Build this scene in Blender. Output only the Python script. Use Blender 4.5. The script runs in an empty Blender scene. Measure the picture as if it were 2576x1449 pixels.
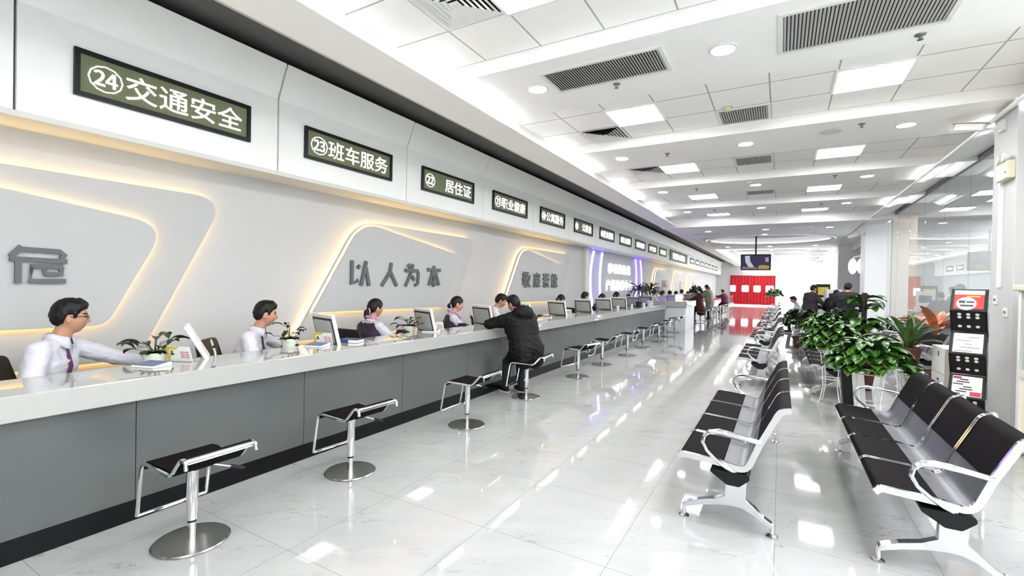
import bpy, bmesh, math, random
import numpy as np
from mathutils import Vector, Matrix, noise, Quaternion
from mathutils.bvhtree import BVHTree
PI = math.pi
S = bpy.context.scene
COL = S.collection
rnd = random.Random(7)

# ------------------------------------------------------------------ camera
CAM_H = 1.54
cam_d = bpy.data.cameras.new('camera'); cam = bpy.data.objects.new('camera', cam_d); COL.objects.link(cam)
cam_d.sensor_width = 36.0; cam_d.sensor_fit = 'HORIZONTAL'
cam_d.lens = 1175.38 * 36.0 / 2576.0
cam_d.clip_start = 0.05; cam_d.clip_end = 200
_yaw, _pit, _rol = 0.521709, -0.00924, 0.0187583
_f = Vector((-math.sin(_yaw) * math.cos(_pit), math.cos(_yaw) * math.cos(_pit), math.sin(_pit)))
_r = Vector((math.cos(_yaw), math.sin(_yaw), 0)); _u = _r.cross(_f)
_r2 = math.cos(_rol) * _r + math.sin(_rol) * _u; _u2 = -math.sin(_rol) * _r + math.cos(_rol) * _u
_m = Matrix(((_r2.x, _u2.x, -_f.x, 0), (_r2.y, _u2.y, -_f.y, 0), (_r2.z, _u2.z, -_f.z, CAM_H), (0, 0, 0, 1)))
cam.matrix_world = _m
S.camera = cam

# ------------------------------------------------------------------ daylight and exposure
W = bpy.data.worlds.new('world'); S.world = W; W.use_nodes = True
W.node_tree.nodes['Background'].inputs[0].default_value = (0.95, 0.98, 1.0, 1)
W.node_tree.nodes['Background'].inputs[1].default_value = 1.4
S.view_settings.view_transform = 'Standard'; S.view_settings.look = 'None'
S.view_settings.gamma = 1.0; S.view_settings.use_curve_mapping = False
S.view_settings.exposure = 2.95
S.cycles.max_bounces = 12; S.cycles.diffuse_bounces = 9; S.cycles.glossy_bounces = 5
S.cycles.transmission_bounces = 6; S.cycles.transparent_max_bounces = 8
S.cycles.sample_clamp_indirect = 10.0
S.cycles.caustics_reflective = False; S.cycles.caustics_refractive = False
PANEL_E = 6.3      # ceiling light panels
DOWN_E = 6.0      # round downlights
COVE_E = 22.0       # cove light strips
WARM_E = 1.15       # warm strips behind the wall panels

# ------------------------------------------------------------------ materials
def new_mat(name):
    m = bpy.data.materials.new(name); m.use_nodes = True
    nt = m.node_tree; return m, nt, nt.nodes['Principled BSDF']
def lin(c):
    return tuple(((v / 255.0) / 12.92 if v / 255.0 <= 0.04045 else ((v / 255.0 + 0.055) / 1.055) ** 2.4) for v in c)
def mat(name, rgb, rough=0.5, metal=0.0, var=0.04, scale=8.0, bump=0.0, bscale=60.0, spec=0.5, coat=0.0):
    """principled material with a little procedural variation"""
    m, nt, b = new_mat(name)
    c = lin(rgb)
    tc = nt.nodes.new('ShaderNodeTexCoord')
    nz = nt.nodes.new('ShaderNodeTexNoise'); nz.inputs['Scale'].default_value = scale; nz.inputs['Detail'].default_value = 3
    nt.links.new(tc.outputs['Object'], nz.inputs['Vector'])
    rp = nt.nodes.new('ShaderNodeValToRGB')
    rp.color_ramp.elements[0].position = 0.3; rp.color_ramp.elements[1].position = 0.7
    rp.color_ramp.elements[0].color = tuple(max(0, v * (1 - var)) for v in c) + (1,)
    rp.color_ramp.elements[1].color = tuple(min(1, v * (1 + var)) for v in c) + (1,)
    nt.links.new(nz.outputs['Fac'], rp.inputs['Fac']); nt.links.new(rp.outputs['Color'], b.inputs['Base Color'])
    b.inputs['Roughness'].default_value = rough; b.inputs['Metallic'].default_value = metal
    b.inputs['Specular IOR Level'].default_value = spec
    if coat: b.inputs['Coat Weight'].default_value = coat; b.inputs['Coat Roughness'].default_value = 0.03
    if bump:
        n2 = nt.nodes.new('ShaderNodeTexNoise'); n2.inputs['Scale'].default_value = bscale
        nt.links.new(tc.outputs['Object'], n2.inputs['Vector'])
        bp = nt.nodes.new('ShaderNodeBump'); bp.inputs['Strength'].default_value = bump; bp.inputs['Distance'].default_value = 0.004
        nt.links.new(n2.outputs['Fac'], bp.inputs['Height']); nt.links.new(bp.outputs['Normal'], b.inputs['Normal'])
    return m
def emat(name, rgb, strength, base=None):
    m, nt, b = new_mat(name)
    b.inputs['Base Color'].default_value = (lin(base) if base else (0.8, 0.8, 0.8)) + (1,)
    b.inputs['Emission Color'].default_value = lin(rgb) + (1,); b.inputs['Emission Strength'].default_value = strength
    return m
M = {}
M['wall'] = mat('wall_paint', (192, 192, 193), 0.6, var=0.01)
M['ceil'] = mat('ceiling_paint', (246, 245, 243), 0.7, var=0.01)
M['fascia'] = mat('fascia_white', (246, 246, 245), 0.45, var=0.01)
M['soffit'] = mat('soffit_grey', (214, 214, 210), 0.55, var=0.01)
M['darkband'] = mat('dark_grey_band', (188, 186, 182), 0.6, var=0.03)
M['pillar'] = mat('pillar_white', (246, 246, 246), 0.5, var=0.01)
M['seam'] = mat('dark_seam', (90, 90, 90), 0.7)
M['panelwhite'] = mat('panel_white', (182, 182, 183), 0.5, var=0.01)
M['counter'] = mat('counter_white_gloss', (166, 166, 163), 0.06, var=0.01, coat=0.5)
M['greypanel'] = mat('grey_laminate', (84, 87, 86), 0.28, var=0.02, scale=2)
M['kick'] = mat('kick_black', (11, 11, 12), 0.3, var=0.08, spec=0.2)
M['chrome'] = mat('chrome', (225, 226, 228), 0.08, 1.0, var=0.02)
M['steel'] = mat('brushed_steel', (176, 174, 168), 0.24, 1.0, var=0.06, scale=30)
M['mesh_steel'] = mat('perforated_steel', (118, 119, 124), 0.4, 0.85, var=0.05)
M['blackvinyl'] = mat('black_vinyl', (20, 18, 19), 0.65, var=0.06, bump=0.05, bscale=90, spec=0.03)
M['blackplastic'] = mat('black_plastic', (13, 13, 14), 0.45, spec=0.3)
M['charcoal'] = mat('charcoal_plastic', (32, 32, 34), 0.5)
M['greyscreen'] = mat('grey_screen', (178, 183, 180), 0.3, var=0.05)
M['whiteplastic'] = mat('white_plastic', (228, 228, 226), 0.35)
M['creamplastic'] = mat('cream_plastic', (206, 202, 176), 0.4)
M['paper'] = mat('paper', (238, 238, 236), 0.7, var=0.01)
M['yellow'] = mat('yellow_print', (226, 200, 70), 0.6)
M['red'] = mat('red_print', (178, 38, 22), 0.5)
M['orange'] = mat('orange_print', (220, 130, 60), 0.6)
M['blue'] = mat('blue_cover', (44, 62, 106), 0.45)
M['bluegrey'] = mat('blue_grey_cover', (100, 110, 142), 0.4)
M['ink'] = mat('ink', (60, 62, 66), 0.6)
M['potwhite'] = mat('white_glazed_pot', (222, 226, 212), 0.25)
M['potbrown'] = mat('brown_pot', (86, 44, 34), 0.5, var=0.15)
M['soil'] = mat('soil', (58, 44, 34), 0.9, var=0.3, scale=40)
M['beige'] = mat('beige_tile', (228, 214, 198), 0.35, var=0.02)
M['letter'] = mat('grey_letter', (92, 93, 94), 0.45, var=0.02)
M['ledframe'] = mat('led_frame_black', (20, 22, 22), 0.4, spec=0.3)
M['sprink'] = mat('sprinkler_metal', (150, 150, 150), 0.4, 0.8)
M['doorframe'] = mat('black_frame', (28, 28, 30), 0.35)
M['lightpanel'] = emat('light_panel', (255, 255, 255), PANEL_E)
M['downlight'] = emat('downlight_disc', (255, 255, 252), DOWN_E)
M['cove'] = emat('cove_strip', (248, 250, 255), COVE_E)
M['ovalfill'] = emat('oval_fill', (248, 250, 255), .4)  # glow of the strip added round the oval rim
M['roomlight'] = emat('room_light', (255, 255, 255), 6.0)  # glow of the ceiling lights added behind the glass
M['warm'] = emat('warm_strip', (255, 206, 118), WARM_E, (250, 240, 210))
M['purple'] = emat('purple_strip', (120, 70, 255), 2.4)
M['lavender'] = emat('lavender_strip', (120, 120, 255), 2.2)
M['ledtext'] = emat('led_text', (255, 252, 255), .5)
M['ledgreen'] = emat('led_text_green', (225, 255, 200), .35)
M['glowletter'] = emat('glow_letter', (255, 255, 255), .15)
M['hair'] = mat('black_hair', (10, 9, 9), 0.5, var=0.25, scale=60, bump=0.3, bscale=140, spec=0.3)
M['hairbrown'] = mat('dark_brown_hair', (26, 18, 15), 0.5, var=0.25, scale=60, bump=0.3, bscale=140, spec=0.3)
M['skin'] = mat('skin', (184, 136, 112), 0.5, var=0.04)
M['skinpale'] = mat('skin_fair', (198, 156, 134), 0.5, var=0.04)
M['brow'] = mat('brow_dark', (22, 17, 15), 0.6)
M['lip'] = mat('lip', (146, 78, 70), 0.45)
M['shirt'] = mat('white_shirt', (196, 196, 206), 0.75, var=0.02, bump=0.1, bscale=40)
M['navy'] = mat('navy_cloth', (17, 17, 27), 0.8, var=0.1)
M['purplecloth'] = mat('purple_vest', (38, 25, 48), 0.75, var=0.08)
M['blackcoat'] = mat('black_down_coat', (15, 13, 14), 0.65, var=0.15, bump=0.3, bscale=14, spec=0.2)
M['redcoat'] = mat('maroon_coat', (66, 14, 20), 0.75, var=0.1)
M['palecoat'] = mat('pale_khaki_coat', (158, 158, 136), 0.75, var=0.06)
M['plum'] = mat('plum_coat', (66, 16, 40), 0.75, var=0.1)
M['shoe'] = mat('black_shoe', (16, 16, 18), 0.4)
M['sole'] = mat('pale_sole', (210, 208, 204), 0.6)
M['scarf'] = mat('patterned_scarf', (190, 130, 170), 0.7, var=0.5, scale=45)
M['wood'] = mat('brown_wood', (40, 24, 18), 0.6, var=0.2)

def leaf_mat(name, a, b_):
    m, nt, b = new_mat(name)
    tc = nt.nodes.new('ShaderNodeTexCoord')
    nz = nt.nodes.new('ShaderNodeTexNoise'); nz.inputs['Scale'].default_value = 14
    nt.links.new(tc.outputs['Object'], nz.inputs['Vector'])
    rp = nt.nodes.new('ShaderNodeValToRGB')
    rp.color_ramp.elements[0].position = 0.36; rp.color_ramp.elements[1].position = 0.66
    rp.color_ramp.elements[0].color = lin(a) + (1,); rp.color_ramp.elements[1].color = lin(b_) + (1,)
    nt.links.new(nz.outputs['Fac'], rp.inputs['Fac']); nt.links.new(rp.outputs['Color'], b.inputs['Base Color'])
    b.inputs['Roughness'].default_value = 0.32
    return m
M['leaf'] = leaf_mat('pothos_leaf', (22, 56, 12), (66, 112, 30))
M['leafdark'] = leaf_mat('dark_leaf', (20, 36, 18), (42, 66, 34))
M['leafstrap'] = leaf_mat('strap_leaf', (36, 66, 28), (84, 116, 54))
M['leafrust'] = leaf_mat('rust_leaf', (150, 84, 50), (190, 120, 78))

def floor_material():
    m, nt, b = new_mat('white_marble_tiles')
    N = nt.nodes.new; L = nt.links.new
    geo = N('ShaderNodeNewGeometry'); sep = N('ShaderNodeSeparateXYZ'); L(geo.outputs['Position'], sep.inputs[0])
    def math_(op, a, bb=None, c=None):
        n = N('ShaderNodeMath'); n.operation = op
        for i, v in enumerate((a, bb, c)):
            if v is None: continue
            if isinstance(v, (int, float)): n.inputs[i].default_value = v
            else: L(v, n.inputs[i])
        return n.outputs[0]
    T = 0.8
    u = math_('DIVIDE', math_('ADD', sep.outputs[0], 80.0), T); v = math_('DIVIDE', math_('ADD', sep.outputs[1], 80.0 - 0.07), T)
    fu = math_('FRACT', u); fv = math_('FRACT', v)
    eu = math_('MINIMUM', fu, math_('SUBTRACT', 1.0, fu)); ev = math_('MINIMUM', fv, math_('SUBTRACT', 1.0, fv))
    e = math_('MINIMUM', eu, ev)
    joint = math_('LESS_THAN', e, 0.0022)
    cu = math_('FLOOR', u); cv = math_('FLOOR', v)
    cmb = N('ShaderNodeCombineXYZ'); L(cu, cmb.inputs[0]); L(cv, cmb.inputs[1])
    wn = N('ShaderNodeTexWhiteNoise'); wn.noise_dimensions = '2D'; L(cmb.outputs[0], wn.inputs['Vector'])
    # veins: stretched noise, different on every tile
    r0 = N('ShaderNodeVectorRotate'); r0.rotation_type = 'Z_AXIS'; r0.inputs['Angle'].default_value = -0.5
    L(geo.outputs['Position'], r0.inputs['Vector']); sp2 = N('ShaderNodeSeparateXYZ'); L(r0.outputs[0], sp2.inputs[0])
    rot = N('ShaderNodeCombineXYZ')
    L(math_('ADD', sp2.outputs[0], math_('MULTIPLY', wn.outputs['Value'], 37.0)), rot.inputs[0])
    L(math_('ADD', math_('MULTIPLY', sp2.outputs[1], 3.4), math_('MULTIPLY', wn.outputs['Value'], 61.0)), rot.inputs[1])
    nz = N('ShaderNodeTexNoise'); nz.inputs['Scale'].default_value = 1.15; nz.inputs['Detail'].default_value = 7; nz.inputs['Roughness'].default_value = 0.62
    L(rot.outputs[0], nz.inputs['Vector'])
    d = math_('ABSOLUTE', math_('SUBTRACT', nz.outputs['Fac'], 0.5))
    vein = math_('SUBTRACT', 1.0, math_('MINIMUM', math_('DIVIDE', d, 0.009), 1.0))
    nm = N('ShaderNodeTexNoise'); nm.inputs['Scale'].default_value = 2.3; nm.inputs['Detail'].default_value = 3; L(rot.outputs[0], nm.inputs['Vector'])
    msk = N('ShaderNodeMapRange'); msk.inputs[1].default_value = 0.47; msk.inputs[2].default_value = 0.66; L(nm.outputs['Fac'], msk.inputs[0])
    vein = math_('MULTIPLY', vein, msk.outputs[0])
    vein = math_('MULTIPLY', vein, 0.7)
    cl = N('ShaderNodeTexNoise'); cl.inputs['Scale'].default_value = 1.6; L(rot.outputs[0], cl.inputs['Vector'])
    rp = N('ShaderNodeValToRGB'); rp.color_ramp.elements[0].color = lin((154, 154, 155)) + (1,); rp.color_ramp.elements[1].color = lin((170, 169, 168)) + (1,)
    L(cl.outputs['Fac'], rp.inputs['Fac'])
    mx = N('ShaderNodeMix'); mx.data_type = 'RGBA'; L(vein, mx.inputs['Factor']); L(rp.outputs['Color'], mx.inputs['A']); mx.inputs['B'].default_value = lin((74, 72, 70)) + (1,)
    mx2 = N('ShaderNodeMix'); mx2.data_type = 'RGBA'; L(math_('MULTIPLY', joint, 0.9), mx2.inputs['Factor']); L(mx.outputs['Result'], mx2.inputs['A']); mx2.inputs['B'].default_value = lin((120, 119, 116)) + (1,)
    L(mx2.outputs['Result'], b.inputs['Base Color'])
    b.inputs['Roughness'].default_value = 0.045; b.inputs['IOR'].default_value = 1.55
    # the polished tiles are very slightly wavy
    wv = N('ShaderNodeTexNoise'); wv.inputs['Scale'].default_value = 1.6; wv.inputs['Detail'].default_value = 1; L(geo.outputs['Position'], wv.inputs['Vector'])
    bp = N('ShaderNodeBump'); bp.inputs['Strength'].default_value = 0.025; bp.inputs['Distance'].default_value = 0.01; L(wv.outputs['Fac'], bp.inputs['Height'])
    L(bp.outputs['Normal'], b.inputs['Normal'])
    return m
M['floor'] = floor_material()

def grid_material(name, rgb, line, tx, ty, ox, oy, w, rough=0.7, axes=(0, 1)):
    """paint with a rectangular grid of thin lines, from world position"""
    m, nt, b = new_mat(name)
    N = nt.nodes.new; L = nt.links.new
    geo = N('ShaderNodeNewGeometry'); sep = N('ShaderNodeSeparateXYZ'); L(geo.outputs['Position'], sep.inputs[0])
    outs = []
    for ax, t, o in ((axes[0], tx, ox), (axes[1], ty, oy)):
        a = N('ShaderNodeMath'); a.operation = 'SUBTRACT'; L(sep.outputs[ax], a.inputs[0]); a.inputs[1].default_value = o - 100 * t
        d = N('ShaderNodeMath'); d.operation = 'DIVIDE'; L(a.outputs[0], d.inputs[0]); d.inputs[1].default_value = t
        f = N('ShaderNodeMath'); f.operation = 'FRACT'; L(d.outputs[0], f.inputs[0])
        s = N('ShaderNodeMath'); s.operation = 'SUBTRACT'; s.inputs[0].default_value = 1; L(f.outputs[0], s.inputs[1])
        n = N('ShaderNodeMath'); n.operation = 'MINIMUM'; L(f.outputs[0], n.inputs[0]); L(s.outputs[0], n.inputs[1])
        c = N('ShaderNodeMath'); c.operation = 'LESS_THAN'; L(n.outputs[0], c.inputs[0]); c.inputs[1].default_value = w / t
        outs.append(c.outputs[0])
    mxm = N('ShaderNodeMath'); mxm.operation = 'MAXIMUM'; L(outs[0], mxm.inputs[0]); L(outs[1], mxm.inputs[1])
    mx = N('ShaderNodeMix'); mx.data_type = 'RGBA'; L(mxm.outputs[0], mx.inputs['Factor'])
    mx.inputs['A'].default_value = lin(rgb) + (1,); mx.inputs['B'].default_value = lin(line) + (1,)
    L(mx.outputs['Result'], b.inputs['Base Color']); b.inputs['Roughness'].default_value = rough
    return m
M['tile_ceil'] = grid_material('ceiling_tiles', (245, 244, 242), (172, 172, 170), 0.6, 0.6, -0.146, 3.84, 0.008)
M['beigetile'] = grid_material('beige_wall_tiles', (228, 212, 196), (205, 190, 176), 0.4, 0.4, 0.0, 0.0, 0.004, 0.35, axes=(0, 2))
M['whitetile'] = grid_material('white_wall_tiles', (205, 206, 206), (150, 150, 150), 0.3, 0.3, 0.0, 0.0, 0.004, 0.3, axes=(1, 2))

def led_material():
    m, nt, b = new_mat('led_matrix')
    N = nt.nodes.new; L = nt.links.new
    geo = N('ShaderNodeNewGeometry'); sep = N('ShaderNodeSeparateXYZ'); L(geo.outputs['Position'], sep.inputs[0])
    acc = None
    for ax in (1, 2):
        d = N('ShaderNodeMath'); d.operation = 'MULTIPLY'; L(sep.outputs[ax], d.inputs[0]); d.inputs[1].default_value = 100.0
        f = N('ShaderNodeMath'); f.operation = 'FRACT'; L(d.outputs[0], f.inputs[0])
        c = N('ShaderNodeMath'); c.operation = 'GREATER_THAN'; L(f.outputs[0], c.inputs[0]); c.inputs[1].default_value = 0.35
        if acc is None: acc = c.outputs[0]
        else:
            mm = N('ShaderNodeMath'); mm.operation = 'MULTIPLY'; L(acc, mm.inputs[0]); L(c.outputs[0], mm.inputs[1]); acc = mm.outputs[0]
    mx = N('ShaderNodeMix'); mx.data_type = 'RGBA'; L(acc, mx.inputs['Factor'])
    mx.inputs['A'].default_value = lin((76, 80, 58)) + (1,); mx.inputs['B'].default_value = lin((128, 134, 102)) + (1,)
    L(mx.outputs['Result'], b.inputs['Base Color']); b.inputs['Roughness'].default_value = 0.6
    L(mx.outputs['Result'], b.inputs['Emission Color']); b.inputs['Emission Strength'].default_value = 0.03
    return m
M['led'] = led_material()

def glass_material(name, tint, refl, rough=0.0):
    m, nt, b = new_mat(name)
    N = nt.nodes.new; L = nt.links.new
    tr = N('ShaderNodeBsdfTransparent'); tr.inputs[0].default_value = tint + (1,)
    gl = N('ShaderNodeBsdfGlossy'); gl.inputs['Roughness'].default_value = rough; gl.inputs[0].default_value = (0.92, 0.94, 0.95, 1)
    lw = N('ShaderNodeFresnel'); lw.inputs[0].default_value = 1.5
    mr = N('ShaderNodeMapRange'); mr.inputs[1].default_value = 0.04; mr.inputs[2].default_value = 1.0; mr.inputs[3].default_value = refl; mr.inputs[4].default_value = 1.0
    L(lw.outputs[0], mr.inputs[0])
    ge = N('ShaderNodeNewGeometry'); iv = N('ShaderNodeMath'); iv.operation = 'SUBTRACT'; iv.inputs[0].default_value = 1.0; L(ge.outputs['Backfacing'], iv.inputs[1])
    ml = N('ShaderNodeMath'); ml.operation = 'MULTIPLY'; L(mr.outputs[0], ml.inputs[0]); L(iv.outputs[0], ml.inputs[1])
    mx = N('ShaderNodeMixShader'); L(ml.outputs[0], mx.inputs[0]); L(tr.outputs[0], mx.inputs[1]); L(gl.outputs[0], mx.inputs[2])
    L(mx.outputs[0], nt.nodes['Material Output'].inputs['Surface'])
    return m
M['glass'] = glass_material('tinted_partition_glass', (0.86, 0.88, 0.88), 0.2)
M['clearglass'] = glass_material('clear_glass', (0.95, 0.97, 0.97), 0.05)
M['acrylic'] = glass_material('clear_acrylic', (0.9, 0.92, 0.92), 0.08)

def curtain_material():
    m, nt, b = new_mat('red_curtain')
    N = nt.nodes.new; L = nt.links.new
    b.inputs['Base Color'].default_value = lin((128, 14, 22)) + (1,); b.inputs['Roughness'].default_value = 0.8
    tl = N('ShaderNodeBsdfTranslucent'); tl.inputs[0].default_value = lin((140, 16, 26)) + (1,)
    nz = N('ShaderNodeTexNoise'); nz.inputs['Scale'].default_value = 3
    mx = N('ShaderNodeMixShader'); mx.inputs[0].default_value = 0.2
    L(b.outputs[0], mx.inputs[1]); L(tl.outputs[0], mx.inputs[2]); L(mx.outputs[0], nt.nodes['Material Output'].inputs['Surface'])
    return m
M['curtain'] = curtain_material()

# ------------------------------------------------------------------ mesh building helpers
class MB:
    def __init__(self): self.v = []; self.f = []; self.mi = []
    def add(self, vs, fs, mi=0):
        o = len(self.v); self.v += [tuple(p) for p in vs]
        for f in fs: self.f.append(tuple(i + o for i in f)); self.mi.append(mi)
    def box(self, x0, x1, y0, y1, z0, z1, mi=0, mtx=None):
        vs = [Vector(p) for p in ((x0, y0, z0), (x1, y0, z0), (x1, y1, z0), (x0, y1, z0), (x0, y0, z1), (x1, y0, z1), (x1, y1, z1), (x0, y1, z1))]
        if mtx: vs = [mtx @ p for p in vs]
        self.add(vs, [(0, 3, 2, 1), (4, 5, 6, 7), (0, 1, 5, 4), (1, 2, 6, 5), (2, 3, 7, 6), (3, 0, 4, 7)], mi); return self
    def quad(self, a, b, c, d, mi=0): self.add([a, b, c, d], [(0, 1, 2, 3)], mi); return self
    def sweep(self, path, section, closed=False, up=Vector((0, 0, 1)), mi=0, scales=None):
        """sweep a closed 2d section [(u,v)] along a path"""
        P = [Vector(p) for p in path]; n = len(P); k = len(section); rings = []
        prev = None
        for i in range(n):
            if closed: t = (P[(i + 1) % n] - P[i - 1])
            else: t = P[min(i + 1, n - 1)] - P[max(i - 1, 0)]
            t.normalize()
            if prev is None:
                a = up - t * up.dot(t)
                if a.length < 1e-3: a = Vector((1, 0, 0)) - t * t.x
                a.normalize()
            else:
                a = prev - t * prev.dot(t)
                if a.length < 1e-5: a = up - t * up.dot(t)
                a.normalize()
            prev = a; b = t.cross(a)
            s = scales[i] if scales else 1.0
            rings.append([P[i] + a * (q[1] * s) + b * (q[0] * s) for q in section])
        vs = [p for r in rings for p in r]; fs = []
        for i in range(n if closed else n - 1):
            for j in range(k):
                a0 = i * k + j; a1 = i * k + (j + 1) % k; b0 = ((i + 1) % n) * k + j; b1 = ((i + 1) % n) * k + (j + 1) % k
                fs.append((a0, a1, b1, b0))
        if not closed: fs.append(tuple(range(k))[::-1]); fs.append(tuple((n - 1) * k + j for j in range(k)))
        self.add(vs, fs, mi); return self
    def tube(self, path, r, n=10, closed=False, mi=0, scales=None):
        sec = [(r * math.cos(2 * PI * j / n), r * math.sin(2 * PI * j / n)) for j in range(n)]
        return self.sweep(path, sec, closed, mi=mi, scales=scales)
    def lathe(self, prof, c=(0, 0, 0), n=24, mi=0, axis=None):
        c = Vector(c); vs = []; fs = []; k = len(prof)
        q = Vector((0, 0, 1)).rotation_difference(Vector(axis)) if axis is not None else Quaternion()
        for i in range(n):
            a = 2 * PI * i / n
            for (r, z) in prof: vs.append(c + q @ Vector((r * math.cos(a), r * math.sin(a), z)))
        for i in range(n):
            for j in range(k - 1):
                fs.append((i * k + j, ((i + 1) % n) * k + j, ((i + 1) % n) * k + j + 1, i * k + j + 1))
        if prof[0][0] > 1e-6: fs.append(tuple(i * k for i in range(n))[::-1])
        if prof[-1][0] > 1e-6: fs.append(tuple(i * k + k - 1 for i in range(n)))
        self.add(vs, fs, mi); return self
    def prism(self, pts, fn0, fn1, mi=0):
        """2d outline -> solid between two maps of the plane into space"""
        n = len(pts); vs = [fn0(*p) for p in pts] + [fn1(*p) for p in pts]
        fs = [tuple(range(n))[::-1], tuple(range(n, 2 * n))] + [(i, (i + 1) % n, n + (i + 1) % n, n + i) for i in range(n)]
        self.add(vs, fs, mi); return self
    def ball(self, c, r, n=12, mi=0, mtx=None):
        rx, ry, rz = (r, r, r) if isinstance(r, (int, float)) else r
        c = Vector(c); vs = [Vector((0, 0, -rz))]; m = n // 2
        for i in range(1, m):
            t = PI * i / m - PI / 2
            for j in range(n):
                a = 2 * PI * j / n; vs.append(Vector((rx * math.cos(t) * math.cos(a), ry * math.cos(t) * math.sin(a), rz * math.sin(t))))
        vs.append(Vector((0, 0, rz)))
        if mtx: vs = [mtx @ p for p in vs]
        vs = [p + c for p in vs]; fs = []
        for j in range(n):
            fs.append((0, 1 + (j + 1) % n, 1 + j)); fs.append((len(vs) - 1, 1 + (m - 2) * n + j, 1 + (m - 2) * n + (j + 1) % n))
        for i in range(m - 2):
            for j in range(n):
                a = 1 + i * n; b = a + n
                fs.append((a + j, a + (j + 1) % n, b + (j + 1) % n, b + j))
        self.add(vs, fs, mi); return self
    def build(self, name, mats, parent=None, smooth=True, bevel=0.0, angle=0.6):
        me = bpy.data.meshes.new(name); me.from_pydata(self.v, [], self.f)
        if not isinstance(mats, (list, tuple)): mats = [mats]
        for m in mats: me.materials.append(m)
        if len(mats) > 1: me.polygons.foreach_set('material_index', self.mi)
        bm = bmesh.new(); bm.from_mesh(me); bmesh.ops.recalc_face_normals(bm, faces=bm.faces); bm.to_mesh(me); bm.free()
        if smooth:
            me.shade_smooth(); me.set_sharp_from_angle(angle=angle)
        o = bpy.data.objects.new(name, me); COL.objects.link(o)
        if parent: o.parent = parent
        if bevel:
            bv = o.modifiers.new('bevel', 'BEVEL'); bv.width = bevel; bv.segments = 2; bv.limit_method = 'ANGLE'; bv.angle_limit = 0.7
        return o
def tag(o, label=None, cat=None, group=None, kind=None):
    if label: o['label'] = label
    if cat: o['category'] = cat
    if group: o['group'] = group
    if kind: o['kind'] = kind
    return o
def thing(name, label, cat, loc=(0, 0, 0), rz=0.0, group=None):
    o = bpy.data.objects.new(name, None); COL.objects.link(o); o.empty_display_size = 0.1
    o.location = loc; o.rotation_euler = (0, 0, rz); return tag(o, label, cat, group)
def dup(root, loc, rz, label, group=None):
    r = root.copy(); COL.objects.link(r); r.location = loc; r.rotation_euler = (0, 0, rz); r['label'] = label
    if group: r['group'] = group
    for ch in list(root.children):
        c = ch.copy(); COL.objects.link(c); c.parent = r
        for g in list(ch.children):
            d = g.copy(); COL.objects.link(d); d.parent = c
    return r
def arc(cx, cy, r, a0, a1, n=6):
    return [(cx + r * math.cos(a0 + (a1 - a0) * i / n), cy + r * math.sin(a0 + (a1 - a0) * i / n)) for i in range(n + 1)]
def round_poly(pts, radii, n=7, closed=True):
    out = []; k = len(pts)
    for i in range(k):
        p = Vector(pts[i]); r = radii[i] if isinstance(radii, (list, tuple)) else radii
        if r <= 0 or (not closed and i in (0, k - 1)): out.append(tuple(p)); continue
        a = Vector(pts[i - 1]) - p; b = Vector(pts[(i + 1) % k]) - p
        la, lb = a.length, b.length; a.normalize(); b.normalize()
        ang = a.angle(b); t = min(r / math.tan(ang / 2), la * .49, lb * .49)
        p0 = p + a * t; p1 = p + b * t
        for j in range(n + 1):
            s = j / n; q = p0 * (1 - s) ** 2 + p * 2 * s * (1 - s) + p1 * s * s
            out.append(tuple(q))
    return out
def text_mesh(body, size, bold=0.0, depth=0.0, align='LEFT'):
    c = bpy.data.curves.new('lettering', 'FONT'); c.body = body; c.size = size; c.offset = bold; c.extrude = depth
    c.align_x = align; c.align_y = 'CENTER'; c.resolution_u = 3
    o = bpy.data.objects.new('lettering', c); COL.objects.link(o)
    bpy.context.view_layer.update()
    me = bpy.data.meshes.new_from_object(o.evaluated_get(bpy.context.evaluated_depsgraph_get()))
    bpy.data.objects.remove(o); bpy.data.curves.remove(c)
    return me
def text_obj(name, body, size, mtx, material, parent=None, bold=0.0, depth=0.0, align='LEFT', fit=None):
    me = text_mesh(body, size, bold, depth, align)
    me.name = name
    if fit and len(me.vertices):
        co = np.zeros(len(me.vertices) * 3); me.vertices.foreach_get('co', co); co = co.reshape(-1, 3)
        w = co[:, 0].max() - co[:, 0].min(); h = co[:, 1].max() - co[:, 1].min()
        co[:, 0] = (co[:, 0] - (co[:, 0].max() + co[:, 0].min()) / 2) * (fit[0] / w); co[:, 1] = (co[:, 1] - (co[:, 1].max() + co[:, 1].min()) / 2) * (fit[1] / h)
        me.vertices.foreach_set('co', co.ravel())
    me.transform(mtx); me.materials.clear(); me.materials.append(material)
    o = bpy.data.objects.new(name, me); COL.objects.link(o)
    if parent: o.parent = parent
    return o
ORD = ['first', 'second', 'third', 'fourth', 'fifth', 'sixth', 'seventh', 'eighth', 'ninth', 'tenth', 'eleventh', 'twelfth', 'thirteenth', 'fourteenth', 'fifteenth', 'sixteenth', 'seventeenth', 'eighteenth', 'nineteenth', 'twentieth', 'twenty-first', 'twenty-second', 'twenty-third', 'twenty-fourth', 'twenty-fifth', 'twenty-sixth', 'twenty-seventh', 'twenty-eighth']
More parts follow.
